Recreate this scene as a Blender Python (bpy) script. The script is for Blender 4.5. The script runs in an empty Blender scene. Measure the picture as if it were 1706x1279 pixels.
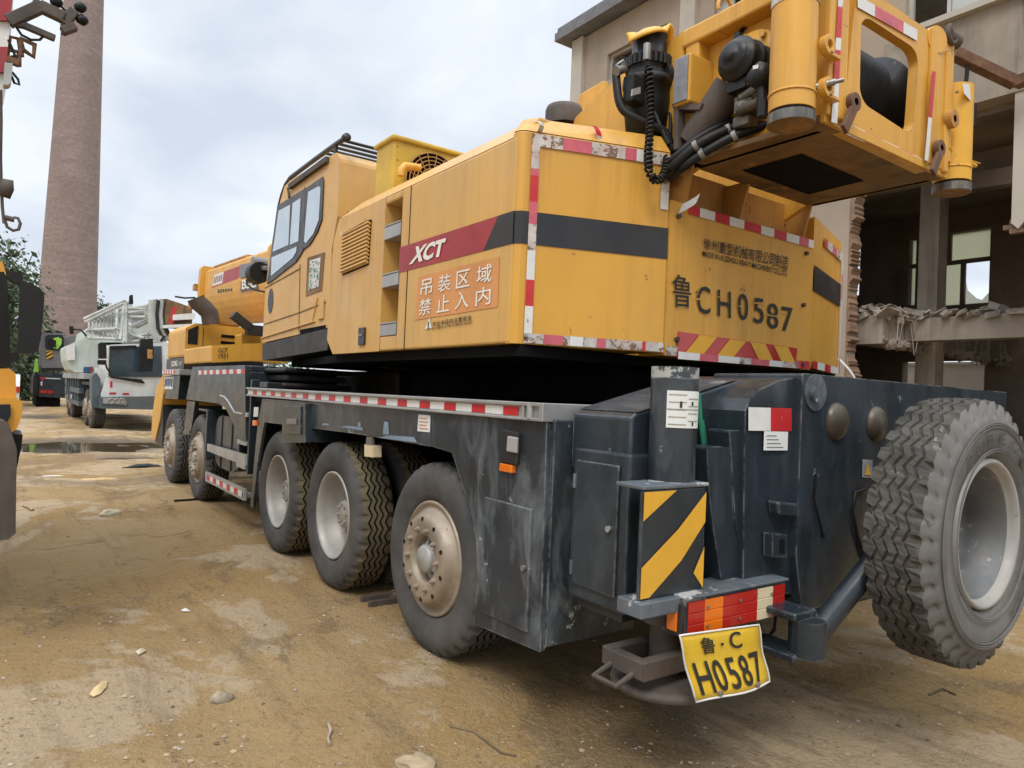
import bpy, math, random
import numpy as np
from mathutils import Vector, Matrix, noise
C = bpy.context.scene.collection
SC = bpy.context.scene
rng = random.Random(7)
# ---------------------------------------------------------------- camera
YAW, PITCH, ROLL = 0.61986, 0.01718, 0.04292
CP = Vector((-3.56769, 3.54974, 1.46520)); FPX = 1180.0; IW, IH = 1706.0, 1279.0
fw = Vector((math.cos(YAW)*math.cos(PITCH), -math.sin(YAW)*math.cos(PITCH), math.sin(PITCH)))
r0 = fw.cross(Vector((0, 0, 1))).normalized(); u0 = r0.cross(fw)
rt = math.cos(ROLL)*r0 + math.sin(ROLL)*u0; up = -math.sin(ROLL)*r0 + math.cos(ROLL)*u0
cd = bpy.data.cameras.new("camera"); cam = bpy.data.objects.new("camera", cd); C.objects.link(cam)
M = Matrix((rt, up, -fw)).transposed().to_4x4(); M.translation = CP; cam.matrix_world = M
cd.sensor_width = 36.0; cd.lens = 36.0*FPX/IW; cd.clip_end = 3000.0; cd.clip_start = 0.05
SC.camera = cam
# ---------------------------------------------------------------- sky, sun, exposure
SUN_EL, SUN_AZ = math.radians(52), math.radians(132)      # azimuth from +X toward +Y
w = bpy.data.worlds.new("World"); SC.world = w; w.use_nodes = True
nt = w.node_tree; nt.nodes.clear()
def N(t, **k):
    n = nt.nodes.new(t)
    for a, b in k.items(): setattr(n, a, b)
    return n
out = N('ShaderNodeOutputWorld'); bg = N('ShaderNodeBackground')
sky = N('ShaderNodeTexSky'); sky.sky_type = 'NISHITA'; sky.sun_disc = False
sky.sun_elevation = SUN_EL; sky.sun_rotation = math.pi/2 - SUN_AZ
tc = N('ShaderNodeTexCoord'); sp = N('ShaderNodeSeparateXYZ'); ad = N('ShaderNodeMath', operation='ADD'); ad.inputs[1].default_value = .35
mx_ = N('ShaderNodeMath', operation='MAXIMUM'); mx_.inputs[1].default_value = .05
dv = N('ShaderNodeVectorMath', operation='DIVIDE'); cb = N('ShaderNodeCombineXYZ')
L = nt.links.new
L(tc.outputs['Generated'], sp.inputs[0]); L(sp.outputs[2], ad.inputs[0]); L(ad.outputs[0], mx_.inputs[0])
for i in range(3): L(mx_.outputs[0], cb.inputs[i])
L(tc.outputs['Generated'], dv.inputs[0]); L(cb.outputs[0], dv.inputs[1])
nz = N('ShaderNodeTexNoise'); nz.inputs['Scale'].default_value = 2.7; nz.inputs['Detail'].default_value = 5; nz.inputs['Roughness'].default_value = .45; nz.inputs['Distortion'].default_value = .4
L(dv.outputs[0], nz.inputs['Vector'])
cr = N('ShaderNodeValToRGB'); e = cr.color_ramp.elements
e[0].position = .34; e[0].color = (.65, .71, .82, 1); e[1].position = .60; e[1].color = (.90, .945, .99, 1)
L(nz.outputs['Fac'], cr.inputs[0])
sc_ = N('ShaderNodeVectorMath', operation='SCALE'); sc_.inputs['Scale'].default_value = .1
L(sky.outputs[0], sc_.inputs[0])
mix = N('ShaderNodeMix', data_type='RGBA'); mix.inputs['Factor'].default_value = .88
L(sc_.outputs[0], mix.inputs[6]); L(cr.outputs[0], mix.inputs[7])
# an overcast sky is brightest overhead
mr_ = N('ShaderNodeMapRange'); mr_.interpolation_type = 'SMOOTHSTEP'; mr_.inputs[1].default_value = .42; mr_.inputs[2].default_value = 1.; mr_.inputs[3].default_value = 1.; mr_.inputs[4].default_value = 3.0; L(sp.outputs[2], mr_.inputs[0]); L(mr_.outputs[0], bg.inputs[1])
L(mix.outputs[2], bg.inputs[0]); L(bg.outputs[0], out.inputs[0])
sd = bpy.data.lights.new("sun", 'SUN'); sd.energy = 1.5; sd.angle = math.radians(22); sd.color = (1, .95, .87)
so = bpy.data.objects.new("sun", sd); C.objects.link(so)
sv = Vector((math.cos(SUN_EL)*math.cos(SUN_AZ), math.cos(SUN_EL)*math.sin(SUN_AZ), math.sin(SUN_EL)))
so.rotation_euler = sv.to_track_quat('Z', 'Y').to_euler()
SC.view_settings.view_transform = 'Standard'; SC.view_settings.look = 'None'; SC.view_settings.exposure = 0.18; SC.view_settings.gamma = 1.0
# ---------------------------------------------------------------- surveying: a photo point on a known plane of the place
def ray(px, py): return (px-IW/2)/FPX*rt - (py-IH/2)/FPX*up + fw
def PA(px, py, ax, c):
    d = ray(px, py); return CP + d*((c-CP[ax])/d[ax])
def PX(px, py, x): return PA(px, py, 0, x)
def PY(px, py, y): return PA(px, py, 1, y)
def PZ(px, py, z=0.): return PA(px, py, 2, z)
def ZAT(x, y, py):
    lo, hi = -2., 30.
    for _ in range(40):
        m = (lo+hi)/2; d = Vector((x, y, m))-CP
        if IH/2-FPX*d.dot(up)/d.dot(fw) > py: lo = m
        else: hi = m
    return (lo+hi)/2
# ---------------------------------------------------------------- materials
def mat(name, col, rough=.5, metal=0., var=.25, vs=3., streak=0., streakcol=(.05, .035, .02), chips=0., chipcol=(.05, .03, .02), chipscale=14., dust=0., dustcol=(.23, .17, .10), bump=0., bs=40., spec=.5, stretch=(9, 9, .5), trans=0., var2=0., coat=0., wear=0., wearcol=(.2, .2, .2)):
    m = bpy.data.materials.new(name); m.use_nodes = True; t = m.node_tree; n = t.nodes; l = t.links.new
    b = n['Principled BSDF']; b.inputs['Roughness'].default_value = rough; b.inputs['Metallic'].default_value = metal
    b.inputs['Specular IOR Level'].default_value = spec
    if coat: b.inputs['Coat Weight'].default_value = coat; b.inputs['Coat Roughness'].default_value = .15
    if trans: b.inputs['Transmission Weight'].default_value = trans
    tc = n.new('ShaderNodeTexCoord'); co = tc.outputs['Object']
    def nz(scale, det=5, ro=.6, mp=None, dist=0.):
        x = n.new('ShaderNodeTexNoise'); x.inputs['Scale'].default_value = scale; x.inputs['Detail'].default_value = det; x.inputs['Roughness'].default_value = ro; x.inputs['Distortion'].default_value = dist
        if mp:
            q = n.new('ShaderNodeMapping'); q.inputs['Scale'].default_value = mp; l(co, q.inputs[0]); l(q.outputs[0], x.inputs['Vector'])
        else: l(co, x.inputs['Vector'])
        return x.outputs['Fac']
    def ramp(v, a, c):
        r = n.new('ShaderNodeMapRange'); r.inputs[1].default_value = a; r.inputs[2].default_value = c; l(v, r.inputs[0]); return r.outputs[0]
    def mul(v, k):
        q = n.new('ShaderNodeMath'); q.operation = 'MULTIPLY'; l(v, q.inputs[0]); q.inputs[1].default_value = k; return q.outputs[0]
    def mixc(f, a, c):
        q = n.new('ShaderNodeMix'); q.data_type = 'RGBA'; l(f, q.inputs[0])
        for i, v in ((6, a), (7, c)):
            if isinstance(v, tuple): q.inputs[i].default_value = (*v, 1)
            else: l(v, q.inputs[i])
        return q.outputs[2]
    cur = mixc(ramp(nz(vs), .3, .7), tuple(c*(1-var) for c in col), tuple(min(1, c*(1+var*.7)) for c in col))
    if var2: cur = mixc(mul(ramp(nz(vs*.35, 3), .42, .62), var2), cur, tuple(c*.55 for c in col))
    if streak:
        sm = n.new('ShaderNodeMath'); sm.operation = 'MULTIPLY'; l(mul(ramp(nz(1., 6, .7, stretch, .6), .46, .74), streak), sm.inputs[0]); l(ramp(nz(vs*.55+.4, 4), .36, .62), sm.inputs[1])
        cur = mixc(sm.outputs[0], cur, streakcol)
    if dust: cur = mixc(mul(ramp(nz(1.3, 6, .65), .35, .75), dust), cur, dustcol)
    rr = mul(ramp(nz(vs*2.3), .2, .8), .3)
    q = n.new('ShaderNodeMath'); q.operation = 'ADD'; l(rr, q.inputs[0]); q.inputs[1].default_value = max(.02, rough-.12); l(q.outputs[0], b.inputs['Roughness'])
    if chips:
        f = ramp(nz(chipscale, 6, .7), .68-chips*.2, .71-chips*.2); cur = mixc(f, cur, chipcol)
    if wear:
        bv = n.new('ShaderNodeBevel'); bv.samples = 4; bv.inputs['Radius'].default_value = .014; ge = n.new('ShaderNodeNewGeometry'); dt = n.new('ShaderNodeVectorMath'); dt.operation = 'DOT_PRODUCT'
        l(bv.outputs[0], dt.inputs[0]); l(ge.outputs['Normal'], dt.inputs[1])
        ew = n.new('ShaderNodeMath'); ew.operation = 'MULTIPLY'; l(ramp(dt.outputs['Value'], .97, .80), ew.inputs[0]); l(ramp(nz(9, 5, .7), .42, .58), ew.inputs[1])
        cur = mixc(mul(ew.outputs[0], wear), cur, wearcol)
    l(cur, b.inputs['Base Color'])
    if bump:
        bp = n.new('ShaderNodeBump'); bp.inputs['Strength'].default_value = bump; bp.inputs['Distance'].default_value = .02; l(nz(bs, 4), bp.inputs['Height']); l(bp.outputs[0], b.inputs['Normal'])
    return m
MT = {}
def mk(name, *a, **k): MT[name] = mat(name, *a, **k); return MT[name]
YEL = (.65, .335, .040)
mk('yellow', YEL, .4, wear=.6, wearcol=(.2, .1, .04), var=.1, vs=1.6, streak=.85, streakcol=(.40, .165, .02), chips=.08, chipcol=(.16, .07, .03), chipscale=9, dust=.16, dustcol=(.47, .33, .17), bump=.10, bs=1.8, var2=.1, stretch=(13, 13, .45))
mk('yellow_side', (.64, .36, .085), .4, wear=.5, wearcol=(.22, .12, .05), var=.1, vs=1.6, streak=.8, streakcol=(.38, .19, .05), chips=.07, chipcol=(.16, .07, .03), chipscale=9, dust=.35, dustcol=(.50, .36, .19), bump=.10, bs=1.8, var2=.12, stretch=(13, 13, .45))
mk('yellow_pale', (.63, .36, .10), .42, var=.09, streak=.34, streakcol=(.33, .185, .07), chips=.07, chipcol=(.14, .07, .03), dust=.3, dustcol=(.5, .36, .2), bump=.03, bs=5)
mk('yellow_dirty', (.42, .21, .05), .55, var=.3, streak=.6, streakcol=(.07, .035, .015), chips=.4, chipcol=(.06, .035, .02), chipscale=6)
mk('yellow_ac', (.58, .37, .04), .5, streak=.5, streakcol=(.3, .2, .03), chips=.1)
mk('grime', (.24, .13, .045), .6, var=.55, vs=3, streak=1., streakcol=(.015, .010, .007), stretch=(2, 5, 2), chips=.35, chipcol=(.33, .17, .05), chipscale=4, var2=.5)
mk('black_paint', (.012, .014, .018), .35, var=.4, dust=.15)
mk('red_decal', (.33, .022, .03), .4, var=.2, dust=.12)
mk('chassis', (.016, .0245, .033), .26, wear=.8, wearcol=(.26, .27, .27), var=.4, vs=2., streak=.35, streakcol=(.11, .13, .15), stretch=(5, 5, 1.3), chips=.10, chipcol=(.15, .17, .18), chipscale=5, dust=.08, dustcol=(.16, .13, .09), bump=.05, bs=3)
mk('chassis_worn', (.018, .026, .035), .30, wear=.8, wearcol=(.3, .31, .31), var=.45, vs=2.2, streak=.6, streakcol=(.26, .29, .31), stretch=(6, 6, 2.2), chips=.16, chipcol=(.3, .31, .31), chipscale=4.5, dust=.16, dustcol=(.2, .16, .1), bump=.05, bs=5)
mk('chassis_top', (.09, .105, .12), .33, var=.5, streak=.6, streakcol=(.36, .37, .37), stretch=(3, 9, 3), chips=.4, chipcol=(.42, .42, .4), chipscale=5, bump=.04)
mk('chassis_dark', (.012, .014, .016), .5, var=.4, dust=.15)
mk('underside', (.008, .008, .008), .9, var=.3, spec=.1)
mk('alu', (.42, .42, .41), .38, metal=.55, var=.2, streak=.3, streakcol=(.22, .2, .17), bump=.02)
mk('tank_steel', (.10, .10, .098), .42, metal=.5, var=.35, dust=.3)
mk('primer', (.20, .26, .33), .6, var=.2)
mk('screen', (.03, .05, .065), .1, var=.5, vs=1.2, spec=.6)
mk('steel', (.3, .29, .27), .42, metal=.7, var=.3, chips=.25, chipcol=(.16, .09, .05), chipscale=20)
mk('rim_grey', (.36, .355, .34), .5, metal=.2, var=.18, vs=6, dust=.5, dustcol=(.28, .22, .14), chips=.15, chipcol=(.15, .1, .06), chipscale=18)
mk('rim_rust', (.33, .275, .21), .48, metal=.25, var=.3, vs=7, streak=.5, streakcol=(.2, .12, .06), stretch=(6, 6, 6), chips=.2, chipcol=(.20, .125, .075), chipscale=16, dust=.5, dustcol=(.25, .19, .12))
mk('rim_well_shade', (.15, .15, .15), .5, metal=.3, var=.3, vs=5, chips=.3, chipcol=(.3, .29, .27), chipscale=11)  # rim well darkened in colour to deepen the shade inside it
mk('rubber', (.05, .05, .05), .75, var=.35, vs=5, dust=.65, dustcol=(.14, .125, .11), bump=.1, bs=30, spec=.3)
mk('tread_dust', (.15, .125, .075), .9, var=.35, vs=6, dust=.4, dustcol=(.1, .085, .055), bump=.15, bs=50, spec=.1)
mk('groove', (.026, .022, .017), .95, var=.3, spec=.05)
mk('spare_rubber', (.125, .12, .112), .75, var=.3, vs=4, dust=.6, dustcol=(.19, .175, .155), chips=.2, chipcol=(.06, .058, .055), chipscale=6, bump=.1, bs=25, spec=.3)
mk('spare_tread', (.06, .057, .052), .85, var=.6, vs=9, dust=.55, dustcol=(.15, .135, .11), chips=.25, chipcol=(.19, .175, .15), chipscale=13, bump=.5, bs=24, spec=.2)
mk('tape_white', (.66, .65, .62), .4, var=.1, vs=9, chips=.1, chipcol=(.3, .25, .2), chipscale=25, streak=.2, streakcol=(.35, .3, .25))
mk('tape_red', (.5, .02, .025), .35, var=.15, vs=8, chips=.05, chipcol=(.55, .4, .38))
mk('tape_pink', (.52, .1, .13), .4, var=.25, vs=8)
mk('tape_torn', (.5, .47, .43), .6, var=.3, vs=10, chips=.75, chipcol=(.17, .1, .06), chipscale=22, streak=.5, streakcol=(.5, .05, .06), stretch=(8, 8, 8))
mk('paper', (.68, .68, .66), .6, var=.08, chips=.12, chipcol=(.1, .1, .1), chipscale=35)
mk('sign_orange', (.60, .25, .08), .5, var=.15, streak=.4, streakcol=(.6, .33, .12), dust=.2, dustcol=(.62, .35, .12))
mk('text_white', (.72, .70, .62), .5, var=.12, vs=20, chips=.1, chipcol=(.6, .3, .1), chipscale=30)
mk('text_black', (.016, .015, .013), .5, var=.3)
mk('plate_yellow', (.68, .43, .02), .4, var=.12, vs=9, dust=.25, dustcol=(.45, .32, .1), chips=.06, chipcol=(.3, .2, .05), chipscale=22)
mk('lens_red', (.42, .018, .012), .18, var=.12, coat=.5)
mk('lens_orange', (.75, .17, .01), .2, var=.15, coat=.5)
mk('lens_cream', (.66, .56, .36), .25, var=.15, coat=.5)
mk('hazard', (.68, .36, .03), .45, var=.12, chips=.16, chipcol=(.08, .05, .03), chipscale=15, streak=.2)
mk('glass', (.62, .68, .70), .06, metal=.75, var=.06)
mk('glass_dark', (.012, .018, .022), .08, var=.3, spec=.35)
mk('spare_groove', (.036, .033, .030), .95, var=.4, spec=.1)
mk('rust', (.15, .075, .04), .8, var=.4, vs=6, chips=.3, chipcol=(.07, .035, .02))
mk('rust_dark', (.075, .058, .046), .7, var=.4, vs=5, streak=.4, streakcol=(.17, .13, .11))
mk('motor_black', (.010, .012, .014), .42, var=.4, dust=.3, dustcol=(.06, .05, .035), spec=.3, chips=.2, chipcol=(.09, .08, .07), chipscale=18)
mk('hose', (.007, .007, .008), .5, var=.4, spec=.3, dust=.2, dustcol=(.06, .05, .035))
mk('rope', (.03, .035, .042), .42, metal=.5, var=.3)
mk('white_paint', (.64, .66, .64), .4, var=.12, streak=.25, streakcol=(.3, .27, .22), dust=.2)
mk('white_green', (.52, .58, .53), .45, var=.15, streak=.25, streakcol=(.27, .27, .23), dust=.2)
mk('grey_paint', (.17, .165, .18), .45, var=.15, dust=.2)
mk('lattice_paint', (.42, .43, .40), .5, var=.3, chips=.3, chipcol=(.12, .09, .06))
mk('brick', (.235, .182, .162), .9, var=.08, vs=.25, streak=.9, streakcol=(.36, .29, .26), stretch=(.25, .25, 4.))
mk('concrete', (.33, .265, .205), .9, var=.2, vs=.5, streak=.5, streakcol=(.17, .15, .13), stretch=(1.5, 1.5, .18), bump=.2, bs=4, chips=.1, chipcol=(.2, .17, .14), chipscale=1.5)
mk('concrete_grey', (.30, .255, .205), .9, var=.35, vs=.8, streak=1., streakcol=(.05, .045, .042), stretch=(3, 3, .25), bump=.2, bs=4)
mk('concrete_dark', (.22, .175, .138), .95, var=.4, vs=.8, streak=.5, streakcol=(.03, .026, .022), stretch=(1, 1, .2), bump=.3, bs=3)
mk('interior_dark', (.07, .056, .046), .95, var=.4, vs=.8)  # very dark brown for the inner side walls and floor
mk('plaster', (.44, .40, .34), .9, var=.12, vs=.7, streak=.3, streakcol=(.3, .27, .22), stretch=(1.5, 1.5, .2))
mk('brick_edge', (.26, .165, .11), .95, var=.4, vs=3, bump=.5, bs=6)
mk('roof_edge', (.15, .15, .16), .8, var=.3)
mk('window_frame', (.42, .42, .40), .5, var=.2)
mk('blue_panel', (.03, .08, .18), .5, var=.3)
mk('green_cloth', (.02, .22, .12), .8, var=.3)
mk('hi_vis', (.32, .62, .07), .7, var=.2)
mk('leaf', (.065, .10, .045), .7, var=.45, vs=.9)
mk('leaf_pale', (.10, .135, .085), .7, var=.4, vs=.8)
mk('bark', (.07, .055, .04), .9, var=.3)
mk('orange_yellow', (.66, .30, .02), .36, var=.06, coat=.3)
mk('plastic_black', (.007, .009, .010), .45, var=.25, dust=.06, spec=.25)
mk('stone', (.34, .27, .19), .95, var=.4, vs=9)
mk('wood', (.32, .22, .12), .85, var=.35, vs=9)
mk('dry_leaf', (.55, .40, .20), .8, var=.2, vs=15)
mk('beige_cloth', (.5, .43, .29), .95, var=.2, vs=12)
# brick joints for the chimney
def brick_joints(m, scale, c1, c2, cm):
    t = m.node_tree; n = t.nodes; l = t.links.new; b = n['Principled BSDF']
    tc = n.new('ShaderNodeTexCoord'); s = n.new('ShaderNodeSeparateXYZ'); at = n.new('ShaderNodeMath'); at.operation = 'ARCTAN2'
    l(tc.outputs['Object'], s.inputs[0]); l(s.outputs[1], at.inputs[0]); l(s.outputs[0], at.inputs[1])
    k = n.new('ShaderNodeMath'); k.operation = 'MULTIPLY'; k.inputs[1].default_value = 2.6; l(at.outputs[0], k.inputs[0])
    cb = n.new('ShaderNodeCombineXYZ'); l(k.outputs[0], cb.inputs[0]); l(s.outputs[2], cb.inputs[1])
    br = n.new('ShaderNodeTexBrick'); br.inputs['Scale'].default_value = scale; br.inputs['Mortar Size'].default_value = .018
    br.inputs['Color1'].default_value = (*c1, 1); br.inputs['Color2'].default_value = (*c2, 1); br.inputs['Mortar'].default_value = (*cm, 1)
    l(cb.outputs[0], br.inputs['Vector'])
    old = b.inputs['Base Color'].links[0].from_socket
    mx = n.new('ShaderNodeMix'); mx.data_type = 'RGBA'; mx.blend_type = 'MULTIPLY'; mx.inputs[0].default_value = 1
    l(old, mx.inputs[6]); l(br.outputs['Color'], mx.inputs[7]); l(mx.outputs[2], b.inputs['Base Color'])
brick_joints(MT['brick'], 1.7, (1.0, .97, .95), (.76, .74, .74), (1.05, 1.05, 1.06))
# ---------------------------------------------------------------- mesh helpers
class MB:
    def __init__(s): s.v = []; s.f = []; s.m = []; s.sm = []
    def add(s, verts, faces, mi=0, smooth=False):
        o = len(s.v); s.v += [Vector(p) for p in verts]
        for f in faces: s.f.append([o+i for i in f]); s.m.append(mi); s.sm.append(smooth)
        return s
    def box(s, a, b, mi=0):
        x0, y0, z0 = (min(a[i], b[i]) for i in range(3)); x1, y1, z1 = (max(a[i], b[i]) for i in range(3))
        return s.add([(x0, y0, z0), (x1, y0, z0), (x1, y1, z0), (x0, y1, z0), (x0, y0, z1), (x1, y0, z1), (x1, y1, z1), (x0, y1, z1)],
                     [(0, 3, 2, 1), (4, 5, 6, 7), (0, 1, 5, 4), (1, 2, 6, 5), (2, 3, 7, 6), (3, 0, 4, 7)], mi)
    def prism(s, pts, d, mi=0, mi2=None):
        pts = [Vector(p) for p in pts]; d = Vector(d); n = len(pts)
        nrm = Vector((0, 0, 0))
        for i in range(n): nrm += (pts[i]-pts[0]).cross(pts[(i+1) % n]-pts[0])
        if nrm.dot(d) > 0: pts.reverse()
        vv = pts+[p+d for p in pts]
        s.add(vv, [tuple(range(n))], mi)
        s.add(vv, [tuple(range(2*n-1, n-1, -1))]+[((i+1) % n, i, i+n, (i+1) % n+n) for i in range(n)], mi if mi2 is None else mi2)
        return s
    def quad(s, a, b, c, d, mi=0): return s.add([a, b, c, d], [(0, 1, 2, 3)], mi)
    def cyl(s, p0, p1, r0, r1=None, n=20, mi=0, caps=True, mi2=None):
        p0 = Vector(p0); p1 = Vector(p1); r1 = r0 if r1 is None else r1; ax = (p1-p0).normalized()
        a = ax.orthogonal().normalized(); b = ax.cross(a); vs = []
        for p, r in ((p0, r0), (p1, r1)):
            for i in range(n):
                t = 2*math.pi*i/n; vs.append(p+r*(math.cos(t)*a+math.sin(t)*b))
        s.add(vs, [(i, (i+1) % n, n+(i+1) % n, n+i) for i in range(n)], mi, True)
        if caps: s.add(vs, [tuple(range(n-1, -1, -1)), tuple(range(n, 2*n))], mi if mi2 is None else mi2)
        return s
    def tube(s, path, r, n=8, mi=0, closed=False):
        P = [Vector(p) for p in path]; K = len(P); vs = []; ref = None
        for i in range(K):
            t = ((P[(i+1) % K] if closed or i < K-1 else P[i])-(P[i-1] if closed or i > 0 else P[i]))
            t.normalize()
            if ref is None: ref = t.orthogonal().normalized()
            ref = (ref-t*ref.dot(t)); ref = ref.normalized() if ref.length > 1e-6 else t.orthogonal().normalized()
            b = t.cross(ref)
            for j in range(n):
                a = 2*math.pi*j/n; vs.append(P[i]+r*(math.cos(a)*ref+math.sin(a)*b))
        fs = [(i*n+j, i*n+(j+1) % n, ((i+1) % K)*n+(j+1) % n, ((i+1) % K)*n+j) for i in range(K if closed else K-1) for j in range(n)]
        s.add(vs, fs, mi, True)
        if not closed: s.add(vs, [tuple(range(n-1, -1, -1)), tuple(range((K-1)*n, K*n))], mi)
        return s
    def bar(s, p0, p1, w, h, mi=0, upv=(0, 0, 1)):
        p0 = Vector(p0); p1 = Vector(p1); t = (p1-p0).normalized(); u = Vector(upv); u = (u-t*u.dot(t)).normalized(); a = t.cross(u)*w/2; b = u*h/2
        q = [p0-a-b, p0+a-b, p0+a+b, p0-a+b]
        return s.prism(q, p1-p0, mi)
    def lathe(s, prof, o, ax, n=48, mi=0, smooth=True, close=False):
        o = Vector(o); ax = Vector(ax).normalized(); a = ax.orthogonal().normalized(); b = ax.cross(a); K = len(prof); vs = []
        for h, r in prof:
            for i in range(n):
                t = 2*math.pi*i/n; vs.append(o+ax*h+r*(math.cos(t)*a+math.sin(t)*b))
        fs = [(k*n+i, k*n+(i+1) % n, (k+1)*n+(i+1) % n, (k+1)*n+i) for k in range(K-1) for i in range(n)]
        s.add(vs, fs, mi, smooth)
        if close: s.add(vs, [tuple(range(n-1, -1, -1)), tuple(range((K-1)*n, K*n))], mi)
        return s
    def build(s, name, mats, parent=None, bevel=0., smooth=False, solidify=0.):
        me = bpy.data.meshes.new(name); off = Vector((0, 0, 0)); q = parent
        while q is not None: off += q.location; q = q.parent
        me.from_pydata([v-off for v in s.v], [], s.f)
        mats = mats if isinstance(mats, (list, tuple)) else [mats]
        for m in mats: me.materials.append(MT[m] if isinstance(m, str) else m)
        me.polygons.foreach_set('material_index', s.m); me.polygons.foreach_set('use_smooth', [bool(x or smooth) for x in s.sm])
        me.update()
        o = bpy.data.objects.new(name, me); C.objects.link(o)
        if parent: o.parent = parent
        if solidify:
            md = o.modifiers.new('s', 'SOLIDIFY'); md.thickness = solidify; md.offset = -1
        if bevel:
            md = o.modifiers.new('b', 'BEVEL'); md.width = bevel; md.segments = 2; md.limit_method = 'ANGLE'; md.angle_limit = math.radians(35)
        return o
def tag(o, label, cat, group=None, kind=None):
    if label: o['label'] = label
    if cat: o['category'] = cat
    if group: o['group'] = group
    if kind: o['kind'] = kind
    return o
def thing(name, loc, label, cat, group=None):
    o = bpy.data.objects.new(name, None); C.objects.link(o); o.location = loc; o.empty_display_size = .2
    return tag(o, label, cat, group)
def empty(name, parent, loc=None):
    o = bpy.data.objects.new(name, None); C.objects.link(o); o.parent = parent
    if loc is not None:
        off = Vector((0, 0, 0)); q = parent
        while q is not None: off += q.location; q = q.parent
        o.location = Vector(loc)-off
    return o
def text_into(mb, body, q, mi=0, shear=0., bold=0., lift=.004):
    """Text laid into the quad q (bottom left, bottom right, top right, top left) as part of mb."""
    cu = bpy.data.curves.new('t', 'FONT'); cu.body = body; cu.size = 1; cu.shear = shear; cu.offset = bold; cu.resolution_u = 3
    o = bpy.data.objects.new('t', cu); C.objects.link(o); bpy.context.view_layer.update()
    me = bpy.data.meshes.new_from_object(o.evaluated_get(bpy.context.evaluated_depsgraph_get()))
    co = np.array([v.co for v in me.vertices]); fs = [tuple(p.vertices) for p in me.polygons]
    bpy.data.objects.remove(o); bpy.data.curves.remove(cu); bpy.data.meshes.remove(me)
    if len(co) == 0: return
    mn = co.min(0); mxx = co.max(0); sz = np.maximum(mxx-mn, 1e-6)
    q = [Vector(p) for p in q]; nr = (q[1]-q[0]).cross(q[3]-q[0]).normalized()*lift
    vs = []
    for c in co:
        u, v = (c[0]-mn[0])/sz[0], (c[1]-mn[1])/sz[1]
        vs.append((q[0]*(1-u)+q[1]*u)*(1-v)+(q[3]*(1-u)+q[2]*u)*v+nr)
    mb.add(vs, fs, mi)
def sub(q, u0, v0, u1, v1):
    q = [Vector(p) for p in q]
    f = lambda u, v: (q[0]*(1-u)+q[1]*u)*(1-v)+(q[3]*(1-u)+q[2]*u)*v
    return [f(u0, v0), f(u1, v0), f(u1, v1), f(u0, v1)]
def tape(mb, q, segs, lift=.003):
    """Tape along the quad q: segs = [(material index, length), ...] from q[0] to q[1]."""
    q = [Vector(p) for p in q]; nr = (q[1]-q[0]).cross(q[3]-q[0]).normalized()*lift; T = sum(a for _, a in segs); u = 0
    for mi, a in segs:
        s = [p+nr for p in sub(q, u/T, 0, (u+a)/T, 1)]; mb.quad(*s, mi); u += a
TP = ['tape_white', 'tape_red', 'tape_pink', 'tape_torn']
# ================================================================ the big yellow crane
crane = thing('mobile_crane', (3.2, 0, 0), 'big yellow crane lorry on five axles with a spare wheel hung at its rear', 'crane')
SY = 1.59                                  # plane of the left side of the carrier
# ---- wheels
def tyre_mesh(n, amp, per, ribs, grow, R=.54, W=.30, gdep=.02, gw=.008, notch=.016):
    prof = [(.05, .318, 0), (.022, .335, 0), (.014, .36, 0), (.004, .40, 0), (0, .44, 0), (.004, .475, 0), (.016, .505, 0), (.03, .523, 0)]
    tr = [(.040, R-.006, 1, 0)]
    y0, y1 = .046, W-.046
    for k in range(ribs+1):
        g = y0+(y1-y0)*(k+.5)/(ribs+1) if False else y0+(y1-y0)*(k+1)/(ribs+2)
        tr += [(g-gw-.004, R, 1, 1), (g-gw, R-gdep, 2, 1), (g+gw, R-gdep, 2, 1), (g+gw+.004, R, 1, 1)]
    tr += [(W-.040, R-.006, 1, 0)]
    rows = [(a, b, 0, 0) for a, b, _ in prof]+tr+[(W-a, b, 0, 0) for a, b, _ in reversed(prof)]
    mb = MB(); vs = []; K = len(rows); r0x = random.Random(2)
    for i in range(n):
        t = 2*math.pi*i/n; ph = (i % per)/per; z = amp*(4*abs(ph-.5)-1)
        for k, (y, r, c, zz) in enumerate(rows):
            yy = y+z*zz; rr = r
            if k in (7, 8, K-8, K-9) and i % per < per*.3: rr -= notch
            rr += (r0x.uniform(-.004, .003) if grow and 8 <= k < K-8 else 0); vs.append((rr*math.cos(t), -yy, rr*math.sin(t)))
    fs = {0: [], 1: [], 2: []}
    for i in range(n):
        j = (i+1) % n
        for k in range(K-1):
            c = 0 if (k < 8 or k >= K-9) else (2 if rows[k][1] < R-.012 or rows[k+1][1] < R-.012 else 1)
            fs[c].append((i*K+k, i*K+k+1, j*K+k+1, j*K+k))
    for c in fs: mb.add(vs, fs[c], c, c == 0) if c == 0 else None
    mb.f += [f for c in (1, 2) for f in fs[c]]; mb.m += [c for c in (1, 2) for _ in fs[c]]; mb.sm += [False]*(len(fs[1])+len(fs[2]))
    return mb
def local(mb, name, mats):
    o = mb.build(name, mats); return o
def rim_deep():
    mb = MB(); A = (0, -1, 0)
    mb.lathe([(.05, .322), (.022, .322), (.018, .312), (.03, .302), (.05, .292), (.075, .287), (.17, .277), (.19, .255), (.198, .235), (.2, .0)], (0, 0, 0), A, 56, 0)
    for i in range(10):
        t = i*.6283; mb.cyl((.165*math.cos(t), -.2, .165*math.sin(t)), (.165*math.cos(t), -.165, .165*math.sin(t)), .016, n=8, mi=0)
    return mb
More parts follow.
